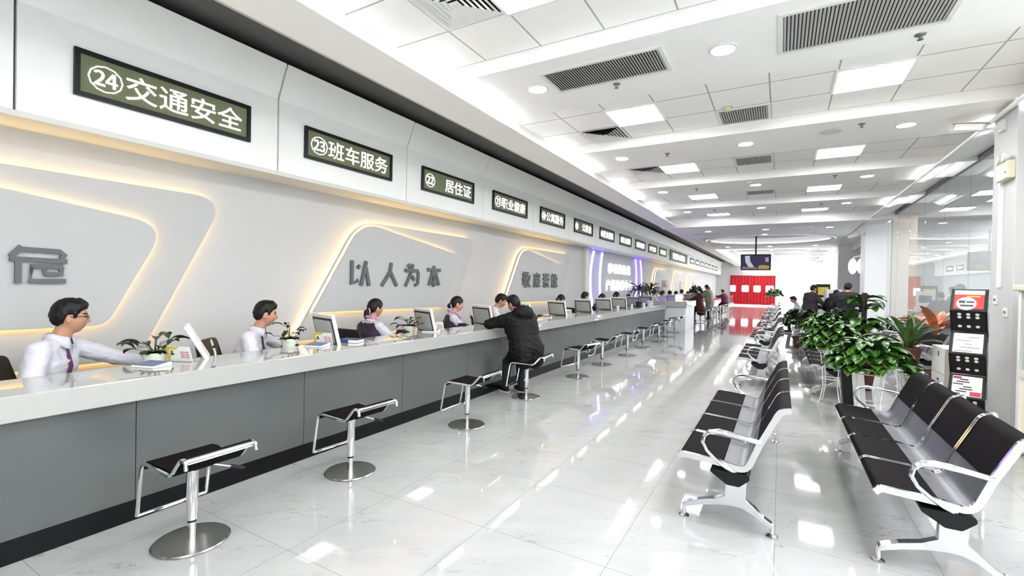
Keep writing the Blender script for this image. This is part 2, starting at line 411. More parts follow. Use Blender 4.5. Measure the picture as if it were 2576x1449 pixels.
# ================================================================== the setting
Y0, Y1 = -5.0, 46.0
def struct(name, mb, m, **k):
    o = mb.build(name, m, smooth=False, **k); o['kind'] = 'structure'; return o
b = MB(); b.box(-5.3, 2.86, Y0, Y1, -0.1, 0.0); b.box(2.86, 8.0, 5.3, Y1, -0.1, 0.0); struct('floor', b, M['floor'])
b = MB(); b.box(-30, 40, Y1 + .02, 90, -0.12, -0.02); struct('ground', b, mat('pale_paving', (215, 214, 210), 0.8))
b = MB(); b.box(-5.3, -5.1, Y0, Y1, 0, 4.4); struct('wall_left', b, M['wall'])
b = MB(); b.box(-5.3, 8.0, Y0 - .2, Y0, 0, 4.4); struct('wall_back', b, M['wall'])
# far end: red curtain doorway on the left, white bright glazing on the right
b = MB(); b.box(-5.3, -3.9, Y1, Y1 + .2, 0, 4.4); b.box(-3.9, 3.6, Y1, Y1 + .2, 3.75, 4.4); b.box(3.5, 8.0, Y1, Y1 + .2, 0, 4.4)
b.box(-3.9, -0.35, Y1 + .02, Y1 + .18, 2.66, 3.75); b.box(-0.45, -0.3, Y1, Y1 + .2, 0, 3.75)
struct('wall_end', b, M['wall'])
w = MB(); w.box(-0.3, 3.5, Y1 + .08, Y1 + .10, 0.02, 3.75); o = w.build('window_2', M['clearglass'], smooth=False); o['kind'] = 'structure'
fr = MB()
for x in (-0.3, 1.0, 2.3, 3.46): fr.box(x, x + .04, Y1 + .06, Y1 + .12, 0, 3.75)
fr.box(-0.3, 3.5, Y1 + .06, Y1 + .12, 2.5, 2.55); fr.build('window_frame', M['whiteplastic'], o, smooth=False)

# ---- ceiling: tiled coffers, lower flat bands, light coves on both sides
ZT, ZF = 3.72, 3.58
XL, XR = -3.14, 2.24
coffers = [(2.04 + 3 * k, 3.84 + 3 * k) for k in range(-2, 5)] + [(26.04 + 3 * k, 27.84 + 3 * k) for k in range(0, 7)]
b = MB()
edges = sorted(coffers)
bands = []; y = Y0
for a, c in edges:
    bands.append((y, a)); y = c
bands.append((y, Y1))
for a, c in coffers:
    b.box(XL - .3, XR + .3, a - .03, c + .03, ZT, ZT + .05, 1)
for a, c in bands:
    if (a, c) != (15.84, 26.04):
        b.box(-3.46, 2.6, a, c, ZF, ZT + .06)
# the plain zone in the middle of the hall, with an oval recess
ea, eb, ecx, ecy = 2.3, 2.0, -0.5, 21.5
N = 48
ov = [(ecx + ea * math.cos(2 * PI * i / N), ecy + eb * math.sin(2 * PI * i / N)) for i in range(N)]
def rect_pt(x, y):
    dx, dy = x - ecx, y - ecy
    X0, X1_, Ya, Yb = -3.46, 2.6, 16.3, 26.04
    s = min([(X1_ - ecx) / dx if dx > 1e-9 else 1e9, (X0 - ecx) / dx if dx < -1e-9 else 1e9, (Yb - ecy) / dy if dy > 1e-9 else 1e9, (Ya - ecy) / dy if dy < -1e-9 else 1e9])
    return (ecx + dx * s, ecy + dy * s)
for i in range(N):
    p, q = ov[i], ov[(i + 1) % N]; P, Q = rect_pt(*p), rect_pt(*q)
    b.quad((p[0], p[1], ZF - .08), (q[0], q[1], ZF - .08), (Q[0], Q[1], ZF - .08), (P[0], P[1], ZF - .08))
    b.quad((p[0], p[1], ZF - .08), (q[0], q[1], ZF - .08), (q[0], q[1], ZF + .14), (p[0], p[1], ZF + .14))
for (x, y) in ((-3.46, 16.3), (2.6, 16.3), (2.6, 26.04), (-3.46, 26.04)):   # corners of the ring
    j = min(range(N), key=lambda i: (rect_pt(*ov[i])[0] - x) ** 2 + (rect_pt(*ov[i])[1] - y) ** 2)
    for jj in (j - 1, j):
        P, Q = rect_pt(*ov[jj]), rect_pt(*ov[(jj + 1) % N])
        b.add([(P[0], P[1], ZF - .08), (Q[0], Q[1], ZF - .08), (x, y, ZF - .08)], [(0, 1, 2)])
b.box(ecx - 2.5, ecx + 2.5, ecy - 2.2, ecy + 2.2, ZF + .14, ZF + .18)
b.box(-3.46, 2.6, 15.84, 16.3, ZF - .12, ZT + .06)                       # the cross beam
b.box(-5.3, 2.85, Y0, Y1 + .2, 4.3, 4.45); b.box(2.85, 8.0, 5.4, Y1 + .2, 4.3, 4.45)                                  # slab above everything
struct('ceiling', b, [M['ceil'], M['tile_ceil']])
# left border soffit with its little lip, and the side faces of the coffers
b = MB()
b.box(-3.47, -2.98, Y0, Y1, 3.495, 3.515); b.box(-3.0, -2.98, Y0, Y1, 3.515, 3.535)
for a, c in coffers: b.box(-3.16, -3.14, a, c, 3.515, ZT)
struct('trim_1', b, M['ceil'])
b = MB(); b.box(-3.5, -3.47, Y0, Y1, 3.495, 3.95); b.box(-5.1, -3.47, Y0, Y1, 3.92, 3.95); struct('trim_2', b, M['darkband'])
# right cove and the sloping soffit down to the glass
b = MB()
b.box(2.06, 2.08, Y0, Y1, 3.50, 3.535)
b.quad((2.06, Y0, 3.50), (2.06, Y1, 3.50), (2.64, Y1, 3.66), (2.64, Y0, 3.66)); b.quad((2.08, Y0, 3.515), (2.08, Y1, 3.515), (2.64, Y1, 3.69), (2.64, Y0, 3.69))
b.box(2.6, 2.75, Y0, 17.2, 3.66, 4.3); b.box(2.6, 3.0, 17.2, Y1, 3.2, 4.3)
struct('trim_3', b, M['ceil'])
# cove light strips, tucked behind the lips
for nm, x0, x1, lab in (('cove_light', -3.12, -3.08, 'white light strip in the cove along the left ceiling edge'), ('cove_light', 2.15, 2.19, 'white light strip in the cove along the right ceiling edge')):
    b = MB()
    for a, c in bands:
        b.box(x0, x1, max(a, Y0) + .05, c - .05, 3.52, 3.54)
    tag(b.build(nm, M['cove'], smooth=False), lab, 'light strip')
# pale oval rim, with a hidden strip added to brighten it
b = MB(); b.sweep([(ecx + (ea - .10) * math.cos(t), ecy + (eb - .10) * math.sin(t), ZF - .07) for t in [2 * PI * i / 60 for i in range(60)]], [(-.09, -.01), (-.0, -.01), (0, .0), (.0, .03), (-.012, .03), (-.012, .0), (-.09, .0)][::-1] if False else [(-.06, -.02), (.06, -.02), (.06, .0), (-.06, .0)], True)
struct('trim_9', b, M['ceil'])
b = MB(); b.tube([(ecx + (ea - .06) * math.cos(t), ecy + (eb - .06) * math.sin(t), ZF - .05) for t in [2 * PI * i / 60 for i in range(60)]], .012, 6, True)
tag(b.build('cove_light', M['ovalfill'], smooth=False), 'hidden strip added to brighten the rim of the oval ceiling recess', 'light strip')

# ---- the white sign fascia over the counters
b = MB(); bk = MB()
seam0, seamp = 1.105, 1.985
ys = [seam0 + seamp * k for k in range(-4, 24)]
for i in range(len(ys) - 1):
    a, c = ys[i] + .008, ys[i + 1] - .008
    if a > 22.6 or c > 45.9: pass
    c = min(c, Y1)
    if a >= Y1: break
    pr_ = [(-4.7, 2.70), (-4.7, 3.47), (-4.55, 3.81), (-4.6, 3.81), (-4.74, 3.47), (-4.74, 2.70)]
    b.prism(pr_, lambda x, z, a=a: (x, a, z), lambda x, z, c=c: (x, c, z))
struct('trim_4', b, M['fascia'], bevel=.004)
bk.box(-4.77, -4.735, Y0, Y1, 2.705, 3.5); bk.prism([(-4.77, 3.45), (-4.735, 3.45), (-4.59, 3.80), (-4.63, 3.80)], lambda x, z: (x, Y0, z), lambda x, z: (x, Y1, z))
bk.box(-4.77, -3.47, Y0, Y1, 3.90, 3.93)
struct('trim_5', bk, M['seam'])
b = MB(); b.box(-5.1, -4.705, Y0, Y1, 2.66, 2.70); struct('trim_6', b, M['soffit'])

# ---- pillars along the right side
for i, (y, x1, d) in enumerate(((6.9, 2.75, .62), (17.0, 2.72, .9), (24.4, 2.9, .9), (32.0, 2.9, .9), (39.8, 2.9, .9))):
    b = MB(); b.box(2.12, x1, y, y + d, 0, 3.9)
    struct('pillar', b, M['pillar'] if i else M['wall'], bevel=.01)
b = MB(); b.box(2.75, 3.3, 17.05, 17.6, 0, 3.9); struct('wall_tiled', b, M['beigetile'])
b = MB(); b.box(2.72, 2.85, 4.6, 6.9, 0, 3.9); b.box(2.72, 2.85, Y0, -4.6, 0, 3.9); b.box(2.72, 2.85, -4.6, 4.6, 3.45, 3.9); struct('wall_right', b, M['wall'])
w = MB(); w.box(2.78, 2.79, -4.6, 4.6, 0.0, 3.45); o = w.build('window_7', M['clearglass'], smooth=False); o['kind'] = 'structure'  # added glazing, lets in daylight to brighten the left wall
fr = MB()
for y in (-4.6, -2.3, 0, 2.3, 4.56): fr.box(2.75, 2.82, y, y + .04, 0, 3.45)
fr.build('window_frame', M['whiteplastic'], o, smooth=False)
b = MB(); b.box(8.2, 40, -40, Y1, -0.12, -0.02); b.box(2.86, 8.2, -40, 5.3, -0.12, -.101); struct('ground', b, mat('pale_paving_side', (215, 214, 210), 0.8))
# beyond the second pillar: solid right wall with tall bright windows
b = MB()
ysegs = [(17.9, 19.2), (20.6, 26.2), (28.6, 34.0), (36.4, 41.6), (44.4, Y1)]
for a, c in ysegs: b.box(2.95, 3.1, a, c, 0, 3.7)
struct('wall_side', b, mat('side_wall_grey', (190, 190, 192), 0.6))
k = 3
for (a, c) in ((19.2, 20.6), (26.2, 28.6), (34.0, 36.4), (41.6, 44.4)):
    b = MB(); b.box(3.0, 3.02, a, c, 0, 3.2); o = b.build('window_%d' % k, M['clearglass'], smooth=False); o['kind'] = 'structure'; k += 1
    f = MB(); f.box(2.98, 3.06, a, a + .05, 0, 3.2); f.box(2.98, 3.06, c - .05, c, 0, 3.2); f.build('window_frame', M['whiteplastic'], o, smooth=False)
# glass partition between the first two pillars
win = bpy.data.objects.new('window_1', None); COL.objects.link(win); win['kind'] = 'structure'
g0, g1 = 7.52, 17.0
b = MB(); b.box(2.60, 2.66, g0, g1, 3.575, 3.60); b.box(2.60, 2.66, g0, g1, 3.635, 3.66); b.build('top_rail', M['doorframe'], win, smooth=False)
b = MB(); b.box(2.605, 2.655, g0, g1, 3.60, 3.635); b.build('rail_insert', M['steel'], win, smooth=False)
n = 7
for i in range(n):
    a = g0 + (g1 - g0) * i / n; c = g0 + (g1 - g0) * (i + 1) / n
    b = MB(); b.box(2.622, 2.634, a + .004, c - .004, 0.02, 3.575); b.build('pane', M['glass'], win, smooth=False)
b = MB(); b.box(2.60, 2.66, g0, g1, 0, .03); b.build('bottom_rail', M['doorframe'], win, smooth=False)
# the dim room behind the glass
b = MB(); b.box(7.0, 7.2, Y0, 19, 0, 4.3); b.box(3.1, 7.0, 18.8, 19.0, 0, 4.3); b.box(2.85, 7.0, 5.4, 5.6, 0, 4.3); struct('wall_room', b, mat('room_grey', (205, 207, 207), 0.7))
b = MB(); b.box(2.75, 7.0, 5.4, 18.9, 3.75, 3.8); struct('ceiling_room', b, mat('room_ceiling', (205, 205, 205), 0.8))
for i in range(10):  # lights added to brighten the glass and throw light across the hall
    t = thing('ceiling_light', '%s added square fill light in the dim room behind the glass partition' % ORD[i], 'ceiling light', ((4.0, 5.6)[i % 2], 6.6 + 1.25 * i, 3.75), 0, 'ceiling lights behind the glass')
    MB().box(-.32, .32, -.32, .32, -.02, 0).build('frame', M['whiteplastic'], t, smooth=False)
    MB().box(-.29, .29, -.29, .29, -.022, -.0202).build('diffuser', M['roomlight'], t, smooth=False)
b = MB(); b.box(2.95, 3.05, 7.6, 16.5, 0, .82); struct('wall_knee', b, M['whitetile'])
b = MB(); b.box(2.93, 3.07, 7.6, 16.5, .82, .88); struct('trim_7', b, M['doorframe'])
# pilaster that closes the first stretch of wall
b = MB(); b.box(-5.1, -5.0, 13.05, 13.35, 0, 2.66); struct('trim_8', b, M['soffit'])

# ================================================================== backlit wall panels
def wall_map(x): return lambda y, z: Vector((x, y, z))
def inset(pts, d):
    n = len(pts); out = []
    A = sum(pts[i][0] * pts[(i + 1) % n][1] - pts[(i + 1) % n][0] * pts[i][1] for i in range(n))
    s = 1 if A > 0 else -1
    for i in range(n):
        p = Vector(pts[i]); a = (p - Vector(pts[i - 1])); c = (Vector(pts[(i + 1) % n]) - p)
        if a.length < 1e-9: a = c
        if c.length < 1e-9: c = a
        t = (a.normalized() + c.normalized())
        if t.length < 1e-6: t = a
        t.normalize(); nrm = Vector((-t.y, t.x)) * s
        out.append(tuple(p + nrm * d))
    return out
def wall_panel(y0, label, full=True, clip=None):
    """one pair of stacked rounded plates with a warm strip round the back of each; y0 = where the lower left corner stands"""
    outer = round_poly([(y0, .80), (y0 + .97, 2.36), (y0 + 3.80, 2.36), (y0 + 3.05, .80)], [.04, .62, .2, .04], 10)
    inner = round_poly([(y0 + .22, 1.14), (y0 + .98, 2.345), (y0 + 3.24, 2.02), (y0 + 2.80, 1.12)], [.02, .5, .2, .16], 10)
    t = thing('wall_panel', label, 'wall panel', (0, 0, 0), 0, 'backlit wall panels')
    MB().prism(outer, wall_map(-5.06), wall_map(-5.012)).build('outer_plate', M['panelwhite'], t, angle=.5)
    MB().prism(inset(outer, .006), wall_map(-5.099), wall_map(-5.061)).build('outer_light_strip', M['warm'], t, angle=.5)
    MB().prism(inner, wall_map(-4.975), wall_map(-4.95)).build('inner_plate', M['panelwhite'], t, angle=.5)
    MB().prism(inset(inner, .006), wall_map(-5.011), wall_map(-4.976)).build('inner_light_strip', M['warm'], t, angle=.5)
    return t
wall_panel(-1.08, 'nearest backlit wall panel, cut by the left edge of the photo, with one big grey character')
wall_panel(3.52, 'backlit wall panel behind the second clerk, with four grey characters')
wall_panel(8.13, 'backlit wall panel behind the customer in the black coat, with four grey characters')
wall_panel(21.0, 'first backlit wall panel past the purple lit wall')
wall_panel(25.7, 'second backlit wall panel past the purple lit wall')
wall_panel(30.2, 'third and farthest backlit wall panel past the purple lit wall')
FACE = Matrix(((0, 0, 1, 0), (1, 0, 0, 0), (0, 1, 0, 0), (0, 0, 0, 1)))      # text plane facing the hall
def wall_letter(ch, ya, yb, za, zb, x, lab, m=M['letter'], depth=.012, bold=.006, name='wall_letter', grp='wall letters', cat='letter'):
    me_m = Matrix.Translation((x + depth, (ya + yb) / 2, (za + zb) / 2)) @ FACE
    o = text_obj(name, ch, 0.34, me_m, m, None, bold, depth, 'LEFT', (yb - ya, zb - za))
    return tag(o, lab, cat, grp)
STROKES = {
 '危': [[(.02, .70), (.20, .97)], [(.16, .90), (.86, .88), (.95, .79), (.89, .69)], [(.0, .645), (1.0, .62)], [(.14, .63), (.14, .02)], [(.92, .47), (.37, .47), (.34, .08), (.98, .08)], [(.89, .47), (.89, .27), (.60, .27), (.60, .38)]],
 '以': [[(.08, 1.0), (.08, .09), (.40, .22)], [(.36, .80), (.46, .72)], [(.80, 1.0), (.54, .02)], [(.78, .74), (.96, .02)]],
 '人': [[(.62, 1.0), (.54, .60), (.08, .02)], [(.56, .62), (.95, .02)]],
 '为': [[(.24, .98), (.38, .84)], [(.56, 1.0), (.50, .70), (.10, .02)], [(.06, .72), (.88, .72), (.94, .60), (.90, .12), (.70, .05)], [(.52, .46), (.66, .28)]],
 '本': [[(.5, 1.0), (.5, .0)], [(.04, .80), (.96, .80)], [(.42, .78), (.16, .06)], [(.58, .78), (.86, .06)], [(.30, .18), (.70, .18)]]}
def stroke_letter(ch, ya, yb, za, zb, x, lab, wd=.058):
    b = MB(); q = []
    for st in STROKES[ch]:
        p3 = [(x + .012 + .0006 * len(q), ya + (yb - ya) * u, za + (zb - za) * v) for u, v in st]; q.append(0)
        b.sweep(p3, [(-.012, -wd / 2), (.012, -wd / 2), (.012, wd / 2), (-.012, wd / 2)], up=(Vector(p3[1]) - Vector(p3[0])).cross(Vector((1, 0, 0))))
    return tag(b.build('wall_letter', M['letter'], smooth=False), lab, 'letter', 'wall letters')
stroke_letter('危', 1.14, 1.46, 1.47, 1.76, -4.948, 'big grey wall character standing above the first clerk at the left edge', .036)
for i, (ch, ya, yb) in enumerate((('以', 4.29, 4.63), ('人', 4.83, 5.17), ('为', 5.31, 5.65), ('本', 5.83, 6.19))):
    stroke_letter(ch, ya, yb, 1.47, 1.81, -4.948, '%s of the four grey characters on the wall panel behind the second and third clerk' % ORD[i], .05)
for i, (ch, ya, yb) in enumerate((('敬', 9.02, 9.44), ('廉', 9.56, 9.93), ('崇', 10.06, 10.41), ('能', 10.53, 10.9))):
    wall_letter(ch, ya, yb, 1.46, 1.81, -4.948, '%s of the four grey characters on the panel above the black-coated customer' % ORD[i])
for i, ch in enumerate('移动通信站'):
    ya = 15.35 + .55 * i; wall_letter(ch, ya, ya + .42, 1.95, 2.30, -5.085, '%s white glowing character in the upper line on the purple lit wall' % ORD[i], M['glowletter'], .02, .006, 'glowing_letter', 'glowing letters')
for i, ch in enumerate('产品体验中心'):
    ya = 15.15 + .54 * i; wall_letter(ch, ya, ya + .43, 1.36, 1.74, -5.085, '%s white glowing character in the lower line on the purple lit wall' % ORD[i], M['glowletter'], .02, .006, 'glowing_letter', 'glowing letters')
for i, (yy, bow, mm, lab) in enumerate(((13.95, .28, 'lavender', 'pale blue vertical light line nearest the camera on the purple lit wall'), (14.75, .2, 'lavender', 'second pale blue vertical light line, left of the glowing letters'),
                                        (18.75, -.2, 'purple', 'purple vertical light line just right of the glowing letters'), (19.5, -.26, 'purple', 'rightmost purple vertical light line behind the palms'))):
    b = MB(); b.tube([(-5.075, yy - bow * (1 - (2 * s / 14 - 1) ** 2) , .85 + 1.75 * s / 14) for s in range(15)], .022, 8)
    tag(b.build('light_tube', M[mm]), lab, 'light strip', 'curved light lines')
for yy, lab in ((28.2, 'small dim notice board inside the second far backlit panel'), (32.6, 'small dim notice board inside the farthest backlit panel')):
    b = MB(); b.box(-4.945, -4.925, yy - .5, yy + .5, 1.3, 1.85); tag(b.build('notice_board', mat('notice_pink', (205, 178, 170), .6), smooth=False), lab, 'board')
for i in range(4):
    wall_letter('服务大厅'[i], 23.1 + .35 * i, 23.38 + .35 * i, 1.5, 1.85, -4.948, '%s tiny pinkish character inside the first far backlit panel' % ORD[i], mat('pinkish_letter', (214, 190, 186), .6), .01, .01)

# ================================================================== LED signs on the fascia
def led_sign(y0, w, zc, h, body, label, m=M['ledtext'], fit=(.86, .56), num=None):
    t = thing('led_sign', label, 'sign', (-4.7, y0 + w / 2, zc), 0, 'LED service signs')
    e = .035
    b = MB()
    for (a, c, p, q) in ((-w / 2, w / 2, h / 2 - e, h / 2), (-w / 2, w / 2, -h / 2, -h / 2 + e), (-w / 2, -w / 2 + e, -h / 2 + e, h / 2 - e), (w / 2 - e, w / 2, -h / 2 + e, h / 2 - e)):
        b.box(0, .03, a, c, p, q)
    b.build('frame', M['ledframe'], t, smooth=False)
    b = MB(); b.box(0.001, .012, -w / 2 + e, w / 2 - e, -h / 2 + e, h / 2 - e); b.build('display', M['led'], t, smooth=False)
    o = text_obj('lettering', body, .25, Matrix.Translation((.0135, 0, 0)) @ FACE, m, t, .001, .001, 'LEFT', (w * fit[0], h * fit[1]))
    return t
SIGNS = ['㉔交通安全', '㉓班车服务', '㉒　居住证', '㉑职业健康', '⑳公寓服务', '⑲　公积金', '⑱就业招聘', '⑰社会保险', '⑯劳动保障', '⑮户籍业务', '⑭综合窗口']
for i, body in enumerate(SIGNS):
    y0 = ys[4] + .31 + seamp * i
    num = 24 - i
    led_sign(y0, 1.36, 3.10, .36, body, 'black framed LED sign numbered %d above the service counter' % num, M['ledgreen'] if i > 8 else M['ledtext'], (.88, .58))
led_sign(23.5, 4.7, 3.09, .52, '综合服务中心总服务台', 'long grey LED sign above the white reception block, far longer than the others', M['ledtext'], (.72, .62))
for i in range(7):
    led_sign(29.35 + 2.05 * i, 1.34, 3.11, .34, '⑬⑫⑪⑩⑨⑧⑦'[i] + '业务受理', '%s small LED sign beyond the long sign, counted from the near side' % ORD[i], M['ledtext'] if i else M['ledgreen'], (.8, .5))

# ================================================================== ceiling fittings
def panel_light(x, y, label):
    t = thing('ceiling_light', label, 'ceiling light', (x, y, ZT), 0, 'square ceiling light panels')
    b = MB()
    for (a, c, p, q) in ((-.3, .3, .28, .3), (-.3, .3, -.3, -.28), (-.3, -.28, -.28, .28), (.28, .3, -.28, .28)): b.box(a, c, p, q, -.012, 0)
    b.build('frame', M['whiteplastic'], t, smooth=False)
    MB().box(-.28, .28, -.28, .28, -.008, -.001).build('diffuser', M['lightpanel'], t, smooth=False)
pl_first = None
ri = 0
for k, (a, c) in enumerate(coffers):
    yc = a + .9
    for x, sd in ((-1.646, 'left'), (.754, 'right')):
        vis = k >= 2
        lab = ('square white ceiling light on the %s in the %s tiled ceiling bay from the camera' % (sd, ORD[k - 2])) if vis else 'square white ceiling light behind the camera, %s row, %s side' % (ORD[k], sd)
        if pl_first is None:
            panel_light(x, yc, lab); pl_first = [o for o in bpy.data.objects if o.name == 'ceiling_light'][0]
        else: dup(pl_first, (x, yc, ZT), 0, lab)
def downlight(x, y, z, label):
    t = thing('downlight', label, 'ceiling light', (x, y, z), 0, 'round ceiling downlights')
    MB().lathe([(.105, 0), (.115, 0), (.115, -.008), (.095, -.012), (.095, -.004)], (0, 0, 0), 28).build('trim_ring', M['whiteplastic'], t)
    MB().lathe([(0.0, -.006), (.096, -.006), (.096, 0), (0, 0)], (0, 0, 0), 28).build('diffuser', M['downlight'], t)
    return t
d0 = None; rows = []
for (a, c) in bands:
    if (a, c) == (15.84, 26.04): rows += [(17.6, ZF - .08), (24.6, ZF - .08)]
    elif c > -4: rows.append(((a + c) / 2 - .08, ZF))
cnt = 0
for (y, z) in rows:
    if y > 0: cnt += 1
    for x, sd in ((-2.24, 'left'), (-.47, 'middle'), (1.29, 'right')):
        lab = 'round downlight in the %s column, %s flat ceiling band from the camera' % (sd, ORD[cnt - 1]) if y > 0 else 'round downlight behind the camera, %s column, %s from the back' % (sd, ORD[len([q for q in rows if q[0] < y])])
        if d0 is None: d0 = downlight(x, y, z, lab)
        else: dup(d0, (x, y, z), 0, lab)
dup(d0, (-.55, 19.2, ZF - .08), 0, 'single round downlight just in front of the oval ceiling recess')

def grille(x0, x1, y0, y1, z, n, label, along='y'):
    t = thing('air_grille', label, 'air vent', ((x0 + x1) / 2, (y0 + y1) / 2, z), 0, 'slatted ceiling grilles')
    hx, hy = (x1 - x0) / 2, (y1 - y0) / 2; e = .035
    b = MB()
    for (a, c, p, q) in ((-hx, hx, hy - e, hy), (-hx, hx, -hy, -hy + e), (-hx, -hx + e, -hy + e, hy - e), (hx - e, hx, -hy + e, hy - e)): b.box(a, c, p, q, -.012, 0)
    b.build('frame', M['whiteplastic'], t, smooth=False)
    MB().box(-hx + e, hx - e, -hy + e, hy - e, -.001, -.0003).build('backing', M['charcoal'], t, smooth=False)
    b = MB()
    for i in range(n):
        x = -hx + e + (2 * hx - 2 * e) * (i + .5) / n; wd = (2 * hx - 2 * e) / n * .6
        m_ = Matrix.Translation((x, 0, -.007)) @ Matrix.Rotation(.5, 4, 'Y')
        b.box(-wd / 2, wd / 2, -hy + e, hy - e, -.0015, .0015, 0, m_)
    b.build('slats', mat('grille_grey', (196, 196, 194), .5), t, smooth=False)
    return t
grille(-2.08, -.92, 4.05, 4.55, ZF, 44, 'long slatted return air grille left of the nearest row of downlights')
grille(-.06, 1.06, 4.0, 4.68, ZF, 42, 'long slatted air grille at the top right, with dark gaps between its slats')
for k, (yy, lab) in enumerate(((6.55, 'small square slatted grille in the second tiled ceiling bay beside the smoke detector'), (8.94, 'small slatted grille in the third tiled ceiling bay'), (11.94, 'small slatted grille in the fourth tiled ceiling bay'))):
    grille(-.746, -.146, yy - .29, yy + .29, ZT, 20, lab)
grille(-2.9, -1.9, 18.3, 18.5, ZF - .08, 30, 'thin slatted grille on the left of the plain ceiling zone')
grille(-2.9, -1.9, 20.2, 20.4, ZF - .08, 30, 'second thin slatted grille on the left of the plain ceiling zone')
grille(-.2, .8, 17.1, 17.3, ZF - .08, 30, 'thin slatted grille in the middle of the plain ceiling zone')
def diffuser(x, y, label):
    t = thing('air_diffuser', label, 'air vent', (x, y, ZT), 0, 'square ceiling air diffusers')
    MB().box(-.26, .26, -.26, .26, -.001, -.0003).build('backing', M['blackplastic'], t, smooth=False)
    for i in range(7):
        r0 = .295 - .042 * i; r1 = r0 - .032
        b = MB(); z0 = -.016 if i else -.004
        o4 = [(-r0, -r0), (r0, -r0), (r0, r0), (-r0, r0)]; i4 = [(-r1, -r1), (r1, -r1), (r1, r1), (-r1, r1)]
        for j in range(4):
            p, q, r_, s = o4[j], o4[(j + 1) % 4], i4[(j + 1) % 4], i4[j]
            b.quad((p[0], p[1], z0), (q[0], q[1], z0), (r_[0], r_[1], -.004), (s[0], s[1], -.004))
            b.quad((p[0], p[1], z0 + .003), (q[0], q[1], z0 + .003), (r_[0], r_[1], -.001), (s[0], s[1], -.001))
        b.build('ring', M['whiteplastic'], t, smooth=False)
    MB().box(-.03, .03, -.03, .03, -.012, -.004).build('centre_plate', M['whiteplastic'], t, smooth=False)
    return t
diffuser(-2.246, 2.94, 'square air diffuser of nested rings beside the nearest light panel at the top')
diffuser(-2.246, 6.54, 'square air diffuser in the second tiled ceiling bay')
diffuser(-2.246, 8.94, 'square air diffuser in the third tiled ceiling bay')
def sprinkler(x, y, z, label):
    b = MB(); b.lathe([(0, 0), (.04, 0), (.035, -.008), (.012, -.012), (.012, -.035), (.022, -.04), (.022, -.043), (0, -.043)], (x, y, z), 14)
    tag(b.build('sprinkler_head', M['sprink']), label, 'sprinkler', 'ceiling sprinkler heads')
for i, (x, y, s) in enumerate(((-1.48, 4.62, 'below the near left grille'), (.92, 4.83, 'below the near right grille'), (-1.55, 7.4, 'left in the second flat ceiling band'), (.82, 7.1, 'right in the second flat ceiling band, beside the round speaker'), (-1.55, 10.3, 'left in the third flat ceiling band'), (.80, 10.1, 'right in the third flat ceiling band'), (-1.55, 13.3, 'left in the fourth flat ceiling band'), (.8, 13.3, 'right in the fourth flat ceiling band'))):
    sprinkler(x, y, ZF, 'small metal sprinkler head ' + s)
b = MB(); b.lathe([(0, -.012), (.1, -.012), (.125, -.004), (.125, 0), (0, 0)], (.52, 7.28, ZF), 28); tag(b.build('ceiling_speaker', mat('speaker_grey', (214, 214, 212), .6)), 'round flat grey ceiling speaker beside a sprinkler head on the right', 'speaker')
def smoke(x, y, z, label):
    t = thing('smoke_detector', label, 'smoke detector', (x, y, z), 0)
    MB().lathe([(0, -.012), (.06, -.012), (.065, 0), (0, 0)], (0, 0, 0), 20).build('base_plate', M['creamplastic'], t)
    MB().lathe([(0, -.045), (.035, -.045), (.042, -.03), (.05, -.012), (0, -.012)], (0, 0, 0), 20).build('sensor_cap', M['creamplastic'], t)
smoke(-.6, 6.2, ZT, 'cream smoke detector just in front of the small grille in the second ceiling bay')
smoke(-.55, 9.95, ZF, 'cream smoke detector before a downlight in the third flat ceiling band')
smoke(.35, 13.1, ZF, 'pale smoke detector in the fourth flat ceiling band')
# ================================================================== service counters
def counter(y0, y1, name_lab, top_lab, first_seam=None, shade='greypanel'):
    t = thing('service_counter', name_lab, 'counter', (0, 0, 0))
    pans = []
    y = y0
    seams = []
    s = first_seam if first_seam is not None else y0 + 1.2
    while s < y1 - .2: seams.append(s); s += 1.2
    cuts = [y0] + seams + [y1]
    for a, c in zip(cuts[:-1], cuts[1:]):
        MB().box(-3.53, -3.505, a + .0025, c - .0025, .135, .762).build('front_panel', M[shade], t, smooth=False)
    MB().box(-3.56, -3.535, y0, y1, .0, .77).build('carcass', M['charcoal'], t, smooth=False)
    MB().box(-3.535, -3.515, y0, y1, 0, .132).build('kick_plate', M['kick'], t, smooth=False)
    MB().box(-4.28, -3.57, y0, y1, .70, .735).build('work_surface', M['whiteplastic'], t, smooth=False)
    MB().box(-4.02, -3.98, y0, y1, .735, .762).build('rear_upstand', M['counter'], t, smooth=False)
    tag(MB().box(-4.02, -3.46, y0, y1, .764, .905).build('countertop', M['counter'], None, smooth=False, bevel=.006), top_lab, 'countertop')
counter(-3.0, 16.9, 'long grey laminate counter front with black kick plate along the left of the hall', 'long thick glossy white countertop nearest the camera', -2.226)
counter(19.0, 44.0, 'far grey counter front beyond the white reception block', 'far glossy white countertop beyond the white reception block', 20.0)
# reception block between the two counters
t = thing('reception_block', 'white reception block standing out between the two long counters', 'reception desk', (0, 0, 0))
MB().box(-4.2, -2.84, 17.05, 18.9, 0, .83).build('body', mat('reception_white', (214, 214, 220), .35), t, smooth=False, bevel=.006)
MB().box(-4.25, -2.79, 17.0, 18.95, .83, 1.03).build('top_slab', M['counter'], t, smooth=False, bevel=.008)

